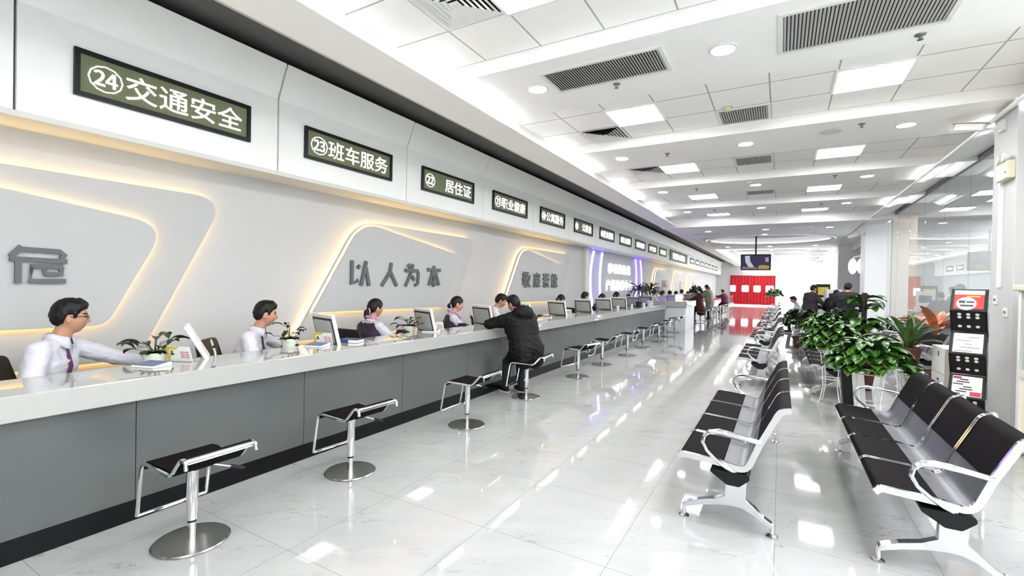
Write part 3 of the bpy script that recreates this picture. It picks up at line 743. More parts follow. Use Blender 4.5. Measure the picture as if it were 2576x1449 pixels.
# ================================================================== bar stools
def make_stool(label):
    t = thing('bar_stool', label, 'stool', (0, 0, 0), 0, 'chrome bar stools along the counter')
    MB().lathe([(0, 0.0), (.193, 0.0), (.197, .006), (.19, .012), (.06, .02), (0, .02)], (0, 0, 0), 48).build('base_disc', M['steel'], t)
    MB().lathe([(.021, .018), (.021, .20), (0, .2)], (0, 0, 0), 20).build('inner_column', M['chrome'], t)
    MB().lathe([(.031, .13), (.031, .44), (.034, .445), (.034, .465), (0, .465)], (0, 0, 0), 24).build('outer_column', M['chrome'], t)
    MB().lathe([(.024, .115), (.024, .131), (.02, .131)], (0, 0, 0), 20).build('collar', M['blackplastic'], t)
    prof = round_poly([(-.215, .165), (-.16, .487), (.165, .478), (.268, .588), (.312, .582), (.318, .54)], [0, .06, .07, .05, .02, 0], 6, closed=False)
    hw = .186
    sec = [(-.012, -.006), (.012, -.006), (.012, .006), (-.012, .006)]
    L_ = [(x, -hw, z) for x, z in prof]; R_ = [(x, hw, z) for x, z in prof]
    b = MB()
    b.tube(L_, .0105, 8); b.tube(R_, .0105, 8)
    b.tube(round_poly([(-.205, -hw, .2), (-.216, -hw, .16), (-.216, hw, .16), (-.205, hw, .2)], [0, .03, .03, 0], 6, closed=False) if False else [(-.215, -hw, .165), (-.214, 0, .165), (-.215, hw, .165)], .0105, 8)
    b.build('frame', M['chrome'], t)
    # rear lip: broad flat chrome bar
    b = MB(); lip = [(x, z) for x, z in prof if x > .266 and z > .56]
    n = len(lip)
    vs = [(x, -hw, z + .010) for x, z in lip] + [(x, hw, z + .010) for x, z in lip] + [(x - .006, -hw, z - .004) for x, z in lip] + [(x - .006, hw, z - .004) for x, z in lip]
    fs = [(i, i + 1, n + i + 1, n + i) for i in range(n - 1)] + [(2 * n + i, 3 * n + i, 3 * n + i + 1, 2 * n + i + 1) for i in range(n - 1)]
    fs += [(i, 2 * n + i, 2 * n + i + 1, i + 1) for i in range(n - 1)] + [(n + i, n + i + 1, 3 * n + i + 1, 3 * n + i) for i in range(n - 1)]
    b.add(vs, fs); b.build('rear_lip', M['chrome'], t)
    # black seat sheet
    sp = [(x, z) for x, z in prof if -.19 < x < .30 and z > .44]
    b = MB(); n = len(sp)
    for side in (0,):
        top = [(x, z + .012) for x, z in sp]; bot = [(x, z - .012) for x, z in sp][::-1]
        b.prism(top + bot, lambda x, z: (x, -hw + .012, z), lambda x, z: (x, hw - .012, z))
    b.build('seat', M['blackvinyl'], t, angle=.5)
    b = MB(); b.box(-.07, .12, -.05, .05, .452, .468); b.build('seat_plate', M['blackplastic'], t, smooth=False)
    b = MB(); b.tube([(.03, .04, .452), (.06, .14, .41), (.075, .19, .39)], .006, 8); lv = b.build('height_lever', M['chrome'], t)
    b = MB(); b.tube([(.072, .18, .395), (.095, .25, .365)], .011, 8); b.build('grip', M['blackplastic'], lv)
    return t
st_y = [1.44, 2.62, 4.15, 5.62, 7.35, 8.75, 10.25, 11.85, 13.35, 14.85, 16.35]
st_lab = ['nearest chrome bar stool with black seat at the near end of the grey counter', 'second chrome bar stool from the near end of the counter', 'third chrome bar stool, just before the customer in the black coat', 'chrome bar stool under the customer in the black coat', 'first chrome bar stool beyond the customer in the black coat']
proto = make_stool(st_lab[0]); proto.location = (-2.96, st_y[0], 0)
STOOLS = [proto]
for i, y in enumerate(st_y[1:], 1):
    lab = st_lab[i] if i < 5 else '%s chrome bar stool beyond the customer in the black coat' % ORD[i - 4]
    STOOLS.append(dup(proto, ((-2.92, -2.98)[i % 2] if i < 10 else -3.06, y, 0), (0, -.04, .05, .12, -.25, .04, -.05, .02, 0, .03, -.1)[i], lab))
for i in range(9):
    dup(proto, (-2.95, 21.4 + 1.5 * i, 0), .03 * (-1) ** i, '%s chrome bar stool beyond the white reception block' % ORD[i], 'chrome bar stools along the far counter')

# ================================================================== waiting benches
def make_bench(label):
    t = thing('waiting_bench', label, 'bench', (0, 0, 0), 0, 'four-seat waiting benches')
    pitch = .545; y00 = -.05
    shell = round_poly([(-.315, .405), (-.29, .428), (-.05, .412), (.095, .385), (.165, .57), (.27, .79), (.325, .80)], [0, .02, .06, .09, .2, .06, 0], 5, closed=False)
    sec = [(-.010, -.010), (.010, -.010), (.010, .026), (-.010, .026)]
    def sheet(mb, pts, ya, yb, up, dn):
        # offset a profile to both sides and extrude it
        n = len(pts); nr = []
        for i in range(n):
            d = Vector(pts[min(i + 1, n - 1)]) - Vector(pts[max(i - 1, 0)]); d.normalize(); nr.append(Vector((-d.y, d.x)))
        def tap(i): return 1.0
        top = [tuple(Vector(pts[i]) + nr[i] * up(i / (n - 1))) for i in range(n)]
        bot = [tuple(Vector(pts[i]) - nr[i] * dn) for i in range(n)][::-1]
        mb.prism(top + bot, lambda x, z: (x, ya, z), lambda x, z: (x, yb, z))
    seat_pts = [p for p in shell if p[0] < .0 and p[1] < .45]
    back_pts = [p for p in shell if p[1] > .535]
    for k in range(4):
        a = y00 + k * pitch + .014; c = a + pitch - .028
        b = MB(); sheet(b, shell, a, c, lambda s: .003, .003); o = b.build('seat_shell', M['mesh_steel'], t, angle=.5)
        for yy in (a, c): MB().sweep([(x, yy, z) for x, z in shell], sec).build('edge_rail', M['chrome'], o)
        f = lambda s: .004 + .019 * min(1, s / .12, (1 - s) / .12) ** .5
        b = MB(); sheet(b, seat_pts, a + .012, c - .012, f, 0); b.build('seat_cushion', M['blackvinyl'], t, angle=.7, bevel=.006)
        b = MB(); sheet(b, back_pts, a + .012, c - .012, f, 0); b.build('back_cushion', M['blackvinyl'], t, angle=.7, bevel=.006)
    yl = (0.03, 2.10)
    b = MB(); b.prism(round_poly([(-.12, .375), (.10, .375), (.11, .345), (.05, .29), (-.02, .29), (-.12, .355)], .02, 4), lambda x, z: (x, -.04, z), lambda x, z: (x, 2.17, z)); b.build('beam', M['blackplastic'], t)
    for y in yl:
        b = MB()
        # spread foot: one bowed bar from toe to toe, thick in the middle
        top = [(-.292, .085), (-.28, .1), (-.2, .135), (-.1, .165), (-.035, .2), (-.03, .325), (.09, .325), (.085, .2), (.13, .165), (.19, .11), (.232, .085), (.245, .07)]
        bot = [(.235, .055), (.18, .08), (.12, .12), (.06, .142), (0, .142), (-.08, .13), (-.18, .105), (-.285, .065)]
        b.prism(round_poly(top + bot, .012, 3), lambda x, z: (x, y - .026, z), lambda x, z: (x, y + .026, z))
        for x in (-.285, .236): b.lathe([(.013, .012), (.013, .085), (0, .09)], (x, y, 0), 14)
        lg = b.build('leg_frame', M['chrome'], t, bevel=.008)
        for x in (-.285, .236):
            MB().lathe([(0, 0), (.034, 0), (.034, .006), (.02, .014), (0, .016)], (x, y, 0), 20).build('foot_pad', M['steel'], lg)
        ay = y - .085 if y < 1 else y + .085
        path = round_poly([(.075, y, .33), (-.02, ay, .41), (-.17, ay, .50), (-.155, ay, .635), (.19, ay, .595)], [0, .08, .09, .10, 0], 8, closed=False) if False else \
            [(.06, y, .325), (.02, (y + ay) / 2, .37), (-.03, ay, .405), (-.09, ay, .445), (-.14, ay, .49), (-.166, ay, .54), (-.158, ay, .585), (-.125, ay, .615), (-.07, ay, .625), (.0, ay, .618), (.08, ay, .606), (.165, ay, .592)]
        b = MB(); b.sweep(path, [(.016 * math.cos(q), .011 * math.sin(q)) for q in [2 * PI * j / 10 for j in range(10)]], up=Vector((0, 0, 1)), scales=[1.6, 1.4, 1.15, 1.05, 1, 1, 1, 1.05, 1.15, 1.15, 1.1, 1.0])
        b.build('armrest', M['chrome'], t, angle=.9)
    return t
bn = make_bench('nearest waiting bench in the left row beside the aisle, four black seats'); bn.location = (-.25, 3.29, 0)
AY = [8.2, 11.65, 15.1, 18.6, 22.1, 25.6, 29.1]
for i, y in enumerate(AY): dup(bn, (-.26 - .012 * i, y, 0), 0, '%s waiting bench from the near end of the left row' % ORD[i + 1])
dup(bn, (.80, 3.33, 0), 0, 'nearest waiting bench in the right row, largest in the photo at the lower right corner')
for i, y in enumerate([8.15, 11.4, 15.1, 18.6, 22.1, 25.6]): dup(bn, (.72, y, 0), 0, '%s waiting bench from the near end of the right row, past the potted plants' % ORD[i + 1])
for i, y in enumerate([10.35, 13.6]): dup(bn, (2.17, y, 0), 0, '%s waiting bench set against the glass partition' % ORD[i])

# ================================================================== things on the counter
def make_monitor(label):
    t = thing('monitor', label, 'monitor', (0, 0, 0), 0, 'monitors along the counter')
    tl = Matrix.Translation((0, 0, .30)) @ Matrix.Rotation(.24, 4, 'X')   # screen looks toward -y
    MB().box(-.235, .235, 0, .035, -.165, .165, 0, tl).build('casing', M['whiteplastic'], t, smooth=False, bevel=.006)
    MB().box(-.218, .218, -.004, .0, -.14, .13, 0, tl).build('bezel', M['charcoal'], t, smooth=False)
    MB().box(-.195, .195, -.007, -.004, -.12, .108, 0, tl).build('screen', M['greyscreen'], t, smooth=False)
    b = MB(); b.box(-.035, .035, .05, .075, .01, .28); b.build('stand', M['whiteplastic'], t, smooth=False)
    MB().lathe([(0, 0), (.11, 0), (.11, .008), (.03, .014), (0, .014)], (0, .06, 0), 24).build('stand_base', M['whiteplastic'], t)
    return t
mon_y = [3.16, 4.68, 6.04, 7.3, 8.82, 10.3, 11.75, 13.1, 14.55, 16.2]
mp = make_monitor('monitor with a grey screen in front of the second clerk, beside the small plant'); mp.location = (-4.0, mon_y[0], .735); mp.rotation_euler.z = -.25
mlab = [None, 'monitor with a grey screen between the two clerks in purple vests', 'monitor beside the hand of the customer in the black coat', 'monitor mostly hidden behind the customer in the black coat', 'first monitor right of the customer in the black coat, dark grey screen']
for i, y in enumerate(mon_y[1:], 1):
    lab = mlab[i] if i < 5 else '%s monitor right of the customer in the black coat' % ORD[i - 4]
    dup(mp, (-4.0, y, .735 + (0 if i < 4 else .01)), (-.25, -.38, -.36, -.3, -.28, -.25, -.22, -.2, -.2, -.2)[i], lab)
for i in range(8):
    dup(mp, (-4.0, 20.6 + 1.55 * i, .735), -.2, '%s monitor on the far counter beyond the reception block' % ORD[i], 'monitors on the far counter')
# thin white device seen edge-on at the first station
t = thing('monitor', 'thin white screen seen almost edge-on behind the first plant, tilted back', 'monitor', (-4.08, 2.0, .735), -.47)
tl = Matrix.Translation((0, 0, .27)) @ Matrix.Rotation(.5, 4, 'X')
MB().box(-.17, .17, 0, .03, -.15, .17, 0, tl).build('casing', M['whiteplastic'], t, smooth=False, bevel=.006)
MB().box(-.15, .15, -.004, 0, -.12, .14, 0, tl).build('screen', M['greyscreen'], t, smooth=False)
b = MB(); b.tube([(.06, .1, .30), (.09, .13, .2), (.1, .14, 0)], .008, 8); b.tube([(-.06, .1, .30), (-.09, .13, .2), (-.1, .14, 0)], .008, 8); b.build('stand_legs', M['steel'], t)
MB().ball((.075, .12, .25), .014).build('knob', M['blackplastic'], t)

def make_phone(label):
    t = thing('desk_phone', label, 'phone', (0, 0, 0), 0, 'black desk phones')
    b = MB(); b.prism([(-.09, 0), (.11, 0), (.11, .035), (-.09, .13)], lambda y, z: (-.09, y, z), lambda y, z: (.09, y, z)); b.build('body', M['blackplastic'], t, smooth=False, bevel=.01)
    b = MB(); b.tube([(-.065, -.10, .115), (-.065, -.085, .155), (-.065, -.02, .155), (-.065, .06, .115), (-.065, .1, .08), (-.065, .1, .055)], .02, 10); b.build('handset', M['blackplastic'], t)
    b = MB(); b.box(.0, .075, -.045, .045, .0, .004, 0, Matrix.Translation((0, .0, .09)) @ Matrix.Rotation(-.44, 4, 'X')); b.build('keypad', M['greyscreen'], t, smooth=False)
    return t
ph = make_phone('black desk phone beside the plant in front of the second clerk'); ph.location = (-4.02, 2.82, .765); ph.rotation_euler.z = -.9; ph.scale = (1.15, 1.15, 1.15)
ph.location.z = .735
for (y, lab) in ((4.42, 'black desk phone in front of the first clerk in a purple vest'), (5.72, 'black desk phone in front of the second clerk in a purple vest'), (8.35, 'black desk phone just right of the customer in the black coat'), (9.85, 'black desk phone left of the second monitor past the black-coated customer')):
    dup(ph, (-4.06, y, .735), -.8, lab)
def make_card(label):
    t = thing('name_card_stand', label, 'desk sign', (0, 0, 0), 0, 'white and yellow desk cards')
    tl = Matrix.Rotation(.3, 4, 'X')
    MB().box(-.1, .1, 0, .003, 0, .115, 0, tl).build('card', M['paper'], t, smooth=False)
    b = MB(); b.prism([(-.1, 0), (-.085, 0), (-.06, .07), (.02, .115), (-.1, .115)], lambda x, z: tl @ Vector((x, -.0015, z)), lambda x, z: tl @ Vector((x, -.0005, z))); b.build('yellow_corner', M['yellow'], t, smooth=False)
    b = MB(); b.lathe([(0, 0), (.026, 0), (.026, .001), (0, .001)], tl @ Vector((-.05, -.002, .07)), 20, 0, tl @ Vector((0, -1, 0)) - tl @ Vector((0, 0, 0))); b.build('photo_disc', M['paper'], t)
    b = MB(); b.ball(tl @ Vector((-.05, -.004, .078)), (.008, .002, .01), 10); b.box(-.063, -.037, -.005, -.003, .05, .066, 0, tl); b.build('portrait', M['ink'], t, smooth=False)
    b = MB()
    for i in range(4): b.box(.015, .05, -.002, -.0008, .03 + .014 * i, .034 + .014 * i, 0, tl); b.box(.056, .085, -.002, -.0008, .03 + .014 * i, .034 + .014 * i, 0, tl)
    b.build('printed_lines', M['red'], t, smooth=False)
    MB().box(-.102, .102, -.03, .05, 0, .004).build('foot', M['acrylic'], t, smooth=False)
    return t
cd = make_card('white and yellow desk card with a small portrait beside the first plant'); cd.location = (-3.93, 1.82, .905); cd.rotation_euler.z = .35; cd.scale = (1.05,) * 3
for (y, rz, lab) in ((3.10, .3, 'white and yellow desk card in front of the second clerk\'s monitor'), (4.86, .25, 'white and yellow desk card near the second clerk in a purple vest'), (9.2, .2, 'white desk card right of the first monitor past the black-coated customer')):
    dup(cd, (-3.93, y, .905), rz, lab)
def make_pad(label):
    t = thing('notepad_tray', label, 'notepad', (0, 0, 0), 0, 'blue grey pads on the counter')
    MB().prism([(-.07, 0), (.07, 0), (.07, .03), (-.07, .012)], lambda y, z: (-.1, y, z), lambda y, z: (.1, y, z)).build('tray', M['whiteplastic'], t, smooth=False, bevel=.004)
    tl = Matrix.Translation((0, 0, .0225)) @ Matrix.Rotation(.128, 4, 'X')
    MB().box(-.085, .085, -.058, .058, 0, .003, 0, tl).build('pad', M['bluegrey'], t, smooth=False)
    return t
pd = make_pad('blue grey pad in a white tray by the first clerk\'s hand'); pd.location = (-3.86, 1.60, .905); pd.rotation_euler.z = .3
for (x, y, lab) in ((-3.84, 2.95, 'blue grey pad in a white tray by the phone of the second clerk'), (-3.86, 4.66, 'blue grey pad before the monitor between the two purple vests'), (-3.84, 6.2, 'pale pad beside the hand of the customer in the black coat'), (-3.86, 8.05, 'pale pad right of the customer in the black coat')):
    dup(pd, (x, y, .905), .3, lab)
t = thing('book', 'thick blue and white book lying on the counter', 'book', (-3.83, 3.36, .905), .35)
MB().box(-.1, .1, -.07, .07, .003, .03).build('pages', M['paper'], t, smooth=False)
b = MB(); b.box(-.104, .104, -.073, .073, 0, .003); b.box(-.104, .104, -.073, .073, .03, .034); b.box(-.107, -.10, -.073, .073, 0, .034); b.box(-.104, 0.0, -.0735, -.0715, .001, .033); b.build('cover', M['blue'], t, smooth=False)
# bottles / cups near the far monitors
for i, (y, lab) in enumerate(((12.2, 'first small white cup by the far monitors'), (13.55, 'second small white cup by the far monitors'), (14.95, 'third small white cup by the far monitors'))):
    b = MB(); b.lathe([(0, 0), (.03, 0), (.036, .1), (.034, .1), (.028, .004), (0, .004)], (-3.75, y, .905), 18); tag(b.build('paper_cup', M['whiteplastic']), lab, 'cup', 'cups on the counter')
for i, y in enumerate((20.2, 21.0)):
    t = thing('desk_lamp', ('left' if i == 0 else 'right') + ' of two small white globe lamps on the far counter', 'lamp', (-3.7, y, .905), 0, 'globe lamps')
    MB().lathe([(0, 0), (.06, 0), (.05, .015), (.012, .02), (.012, .1), (0, .1)], (0, 0, 0), 18).build('base', M['whiteplastic'], t)
    MB().ball((0, 0, .2), (.09, .09, .12), 16).build('globe', emat('globe_white', (255, 255, 255), .4), t)

# ================================================================== office chairs behind the counter
def make_chair(label):
    t = thing('office_chair', label, 'chair', (0, 0, 0), 0, 'black office chairs')
    MB().prism(round_poly([(-.22, -.2), (.22, -.2), (.22, .24), (-.22, .24)], .08, 5), lambda x, y: (x, y, .43), lambda x, y: (x, y, .49)).build('seat', M['blackplastic'], t, bevel=.015)
    tl = Matrix.Translation((0, -.23, .56)) @ Matrix.Rotation(.16, 4, 'X')
    b = MB(); op = round_poly([(-.2, 0), (.2, 0), (.22, .2), (.19, .40), (-.19, .40), (-.22, .2)], .05, 5)
    cv = lambda x: .05 * (x / .2) ** 2
    b.prism(op, lambda x, z: tl @ Vector((x, cv(x) - .03, z)), lambda x, z: tl @ Vector((x, cv(x) + .01, z))); b.build('backrest', M['blackplastic'], t, bevel=.008)
    b = MB(); b.tube([(0, -.05, .42), (0, -.24, .43), (0, -.28, .5), (0, -.29, .62)], .02, 8); b.build('back_support', M['charcoal'], t)
    MB().lathe([(.028, .1), (.028, .43), (0, .43)], (0, 0, 0), 14).build('gas_column', M['charcoal'], t)
    b = MB()
    for i in range(5):
        a = 2 * PI * i / 5; b.tube([(0, 0, .11), (.14 * math.cos(a), .14 * math.sin(a), .1), (.28 * math.cos(a), .28 * math.sin(a), .07)], .02, 6); b.ball((.28 * math.cos(a), .28 * math.sin(a), .03), .03, 10)
    b.build('star_base', M['charcoal'], t)
    return t
CLERK_Y = [1.27, 2.84, 4.25, 5.9, 7.12, 8.75, 10.1, 11.6, 12.9, 14.3, 15.95]
ch = make_chair('black office chair of the first clerk, at the left edge of the photo')
CHAIRS = []
chair_lab = ['', 'black office chair behind the second clerk', 'black office chair left of the first clerk in a purple vest', 'black office chair of the second clerk in a purple vest']

# ================================================================== plants
def leaf(mb, base, d, L, w, droop, up=Vector((0, 0, 1)), n=5, fold=.25):
    d = Vector(d).normalized(); side = d.cross(up)
    if side.length < 1e-3: side = Vector((1, 0, 0))
    side.normalize(); p = Vector(base); vs = []; dirv = d.copy(); step = L / n
    nrm = side.cross(dirv)
    for i in range(n + 1):
        s = i / n; ww = w * (math.sin(PI * min(1, s * .92 + .06)) ** .75) * (1 if s < .98 else 0)
        nrm = side.cross(dirv).normalized()
        vs += [p - side * ww * .5 + nrm * ww * fold, p.copy(), p + side * ww * .5 + nrm * ww * fold]
        p = p + dirv * step
        dirv = (dirv + Vector((0, 0, -1)) * droop / n).normalized()
    fs = []
    for i in range(n):
        a = i * 3; fs += [(a, a + 1, a + 4, a + 3), (a + 1, a + 2, a + 5, a + 4)]
    mb.add(vs, fs)
def pot_mesh(r, h, n=24):
    return MB().lathe([(0, 0), (r * .72, 0), (r * .95, h * .88), (r * 1.04, h * .88), (r * 1.04, h), (r * .92, h), (r * .88, h * .8), (0, h * .8)], (0, 0, 0), n)
def potted(name, label, loc, r, h, potm, leafm, fn, group=None, cat='plant', soil=True):
    t = thing(name, label, cat, loc, 0, group)
    pot_mesh(r, h).build('pot', potm, t)
    if soil: MB().lathe([(0, h * .86), (r * .9, h * .84), (0, h * .8)], (0, 0, 0), 20).build('soil', M['soil'], t)
    b = MB(); stems = MB(); fn(b, stems)
    if stems.v: stems.build('stem', M['leafdark'], t)
    b.build('leaves', leafm, t, angle=3)
    return t
def bushy(h, R, n, L, seed, flat=.75):
    q = random.Random(seed)
    def fn(b, st):
        for i in range(n):
            a = q.uniform(0, 2 * PI); rr = R * math.sqrt(q.random()); zz = h + flat * R * (1 - (rr / R) ** 2) * q.uniform(.35, 1.0) + q.uniform(-.02, .04)
            out = Vector((math.cos(a), math.sin(a), q.uniform(-.35, .8) * (1.2 - rr / R)))
            base = Vector((rr * math.cos(a) * .85, rr * math.sin(a) * .85, zz - .02 - .12 * (rr / R) ** 3))
            leaf(b, base, out, L * q.uniform(.7, 1.15), L * .62, q.uniform(.4, 1.5), n=4)
            if i % 3 == 0: st.tube([(0, 0, h * .9), base], .0035, 5)
    return fn
def desk_plant(seed, n=13, L=.13, spread=.16, hh=.14, z0=.22):
    q = random.Random(seed)
    def fn(b, st):
        for i in range(n):
            a = 2 * PI * i / n + q.uniform(-.3, .3); ln = q.uniform(.3, 1.0) * spread; z = z0 + .03 + hh * q.uniform(-.1, 1.1) * (1.25 - ln / spread)
            tip = Vector((ln * math.cos(a), ln * math.sin(a), z)); st.tube([(0, 0, z0 - .02), (tip.x * .35, tip.y * .35, z0 + (z - z0) * .8), tip], .0025, 5)
            leaf(b, tip, (math.cos(a), math.sin(a), q.uniform(.0, .9)), L * q.uniform(.7, 1.1), L * .45, 1.3, n=5)
        for i in range(12):
            a = q.uniform(0, 2 * PI); leaf(b, (0, 0, z0 - .02), (math.cos(a) * .6, math.sin(a) * .6, .6), .12, .055, 1.5, n=4)
    return fn
potted('desk_plant', 'small leafy plant in a pale pot beside the first clerk\'s hand', (-4.1, 1.72, .735 + .0), .078, .235, M['potwhite'], M['leafdark'], desk_plant(3), 'small desk plants')
potted('desk_plant', 'small sparse plant in a pale pot in front of the second clerk', (-4.12, 2.86, .735), .078, .235, M['potwhite'], M['leafdark'], desk_plant(5, 10, .1), 'small desk plants')
potted('desk_plant', 'small leafy plant behind the first clerk in a purple vest', (-4.18, 4.6, .735), .078, .235, M['potwhite'], M['leafdark'], desk_plant(9, 13, .12), 'small desk plants')
potted('desk_plant', 'small plant between the male clerk and the customer in the black coat', (-4.15, 7.6, .735), .078, .235, M['potwhite'], M['leafdark'], desk_plant(12, 9, .08), 'small desk plants')
def palm(trunk, n, L, seed):
    q = random.Random(seed)
    def fn(b, st):
        st.tube([(0, 0, .1), (.01, 0, trunk * .5), (0, .01, trunk)], .014, 8)
        for i in range(n):
            a = 2 * PI * i / n * 2.4; el = q.uniform(.0, 1.1)
            leaf(b, (0, 0, trunk - .03 + .05 * q.random()), (math.cos(a) * math.cos(el), math.sin(a) * math.cos(el), math.sin(el)), L * q.uniform(.75, 1.1), .045, 1.6, n=6)
    return fn
potted('palm_plant', 'left palm with drooping strap leaves on the countertop before the purple lights', (-3.72, 14.2, .905), .1, .16, M['charcoal'], M['leafdark'], palm(.52, 46, .55, 1), 'palms on the counter')
potted('palm_plant', 'right palm with drooping strap leaves on the countertop before the purple lights', (-3.72, 15.6, .905), .1, .16, M['potwhite'], M['leafdark'], palm(.50, 46, .55, 2), 'palms on the counter')
potted('palm_plant', 'round bushy plant on the far counter above the person in the maroon coat', (-3.75, 25.4, .905), .13, .2, M['charcoal'], M['leafdark'], bushy(.45, .30, 130, .16, 8, 1.1))
# hall plants on white wire stands
def plant_stand(label, loc, h, r):
    t = thing('plant_stand', label, 'plant stand', loc, rnd.uniform(0, 1), 'white wire plant stands')
    b = MB(); b.tube([(r * math.cos(a), r * math.sin(a), h) for a in [2 * PI * i / 24 for i in range(24)]], .006, 8, True)
    b.tube([(r * math.cos(a), r * math.sin(a), h - .06) for a in [2 * PI * i / 24 for i in range(24)]], .005, 8, True)
    for i in range(10):
        a = 2 * PI * i / 10; b.tube([(r * math.cos(a + .31 * s / 6 * 2), r * math.sin(a + .31 * s / 6 * 2), h - .03 + .03 * math.cos(PI * s / 3)) for s in range(7)], .0035, 5)
    b.build('top_ring', M['whiteplastic'], t)
    MB().lathe([(0, h - .006), (r, h - .006), (r, h - .002), (0, h - .002)], (0, 0, 0), 24).build('top_plate', M['whiteplastic'], t)
    for i in range(4):
        a = PI / 2 * i + .4; c, s = math.cos(a), math.sin(a)
        MB().tube([(r * c, r * s, h - .03), (r * .8 * c, r * .8 * s, h * .6), (r * .72 * c, r * .72 * s, h * .3), (r * .95 * c, r * .95 * s, .06), (r * 1.15 * c, r * 1.15 * s, .008)], .007, 7).build('leg', M['whiteplastic'], t)
    b = MB(); b.tube([(r * .74 * math.cos(a), r * .74 * math.sin(a), h * .45) for a in [2 * PI * i / 20 for i in range(20)]], .005, 6, True); b.build('brace_ring', M['whiteplastic'], t)
    return t
plant_stand('white wire plant stand under the largest bushy plant behind the near right bench', (.86, 6.35, 0), .70, .17)
potted('bushy_plant', 'largest bushy green plant in a brown pot, nearest of the row behind the right bench', (.86, 6.35, .70), .16, .15, M['potbrown'], M['leaf'], bushy(.14, .36, 300, .17, 21, .48), 'bushy plants on stands')
plant_stand('white wire plant stand under the second bushy plant', (.62, 7.62, 0), .76, .16)
potted('bushy_plant', 'second bushy green plant in a brown pot, partly behind the nearest one', (.62, 7.62, .76), .16, .15, M['potbrown'], M['leaf'], bushy(.14, .32, 260, .16, 22, .6), 'bushy plants on stands')
plant_stand('white wire plant stand under the third bushy plant', (.74, 10.75, 0), .76, .16)
potted('bushy_plant', 'third bushy green plant, farthest of the bright green row', (.74, 10.75, .76), .17, .16, M['potbrown'], M['leaf'], bushy(.14, .34, 240, .17, 23, .55), 'bushy plants on stands')
def climber(seed):
    q = random.Random(seed)
    def fn(b, st):
        for i in range(64):
            a = q.uniform(0, 2 * PI); z = q.uniform(.3, 1.46); leaf(b, (.04 * math.cos(a), .04 * math.sin(a), z), (math.cos(a), math.sin(a), q.uniform(-.3, .6)), q.uniform(.2, .3), .17, 1.3, n=5)
    return fn
t = potted('climbing_plant', 'tall large-leaved plant on a brown pole in front of the second pillar', (1.13, 9.0, 0), .16, .28, M['potbrown'], M['leaf'], climber(4))
b = MB(); b.tube([(0, 0, .2), (0, 0, 1.5)], .035, 10); b.build('moss_pole', M['wood'], t)
def straps(n, L, wd, seed, z0=.2):
    q = random.Random(seed)
    def fn(b, st):
        for i in range(n):
            a = 2 * PI * i / n + q.uniform(-.3, .3); el = q.uniform(.75, 1.35)
            leaf(b, (0, 0, z0), (math.cos(a) * math.cos(el), math.sin(a) * math.cos(el), math.sin(el)), L * q.uniform(.7, 1.1), wd, 1.3, n=7)
    return fn
potted('strap_leaf_plant', 'plant with long pointed upright leaves beside the glass partition', (1.5, 8.1, .55), .15, .24, M['potbrown'], M['leafstrap'], straps(14, .62, .09, 3))
plant_stand('white wire plant stand under the long pointed leaves', (1.5, 8.1, 0), .55, .16)
potted('rubber_plant', 'plant with rust brown and dark leaves by the glass, behind the pointed leaves', (2.1, 9.6, 0), .17, .3, M['potbrown'], M['leafrust'], straps(12, .6, .15, 6, .85))
potted('leafy_shrub', 'dark green shrub in front of the man in dark clothes', (1.27, 14.2, 0), .18, .3, M['potbrown'], M['leafdark'], bushy(.7, .27, 220, .2, 31, 1.3))
potted('leafy_shrub', 'dark green low shrub left of the man in the dark jacket', (.48, 14.35, 0), .2, .3, M['potbrown'], M['leafdark'], bushy(.75, .45, 220, .22, 33, .55))
potted('leafy_shrub', 'dark green low shrub in front of the man in the dark jacket', (1.3, 21.3, 0), .2, .3, M['potbrown'], M['leafdark'], bushy(.62, .4, 200, .22, 34, .5))
potted('leafy_shrub', 'yellowish plant at the right edge of the red curtain', (-.3, 33.5, 0), .2, .3, M['potbrown'], M['leafstrap'], bushy(1.2, .4, 160, .26, 36, .8))

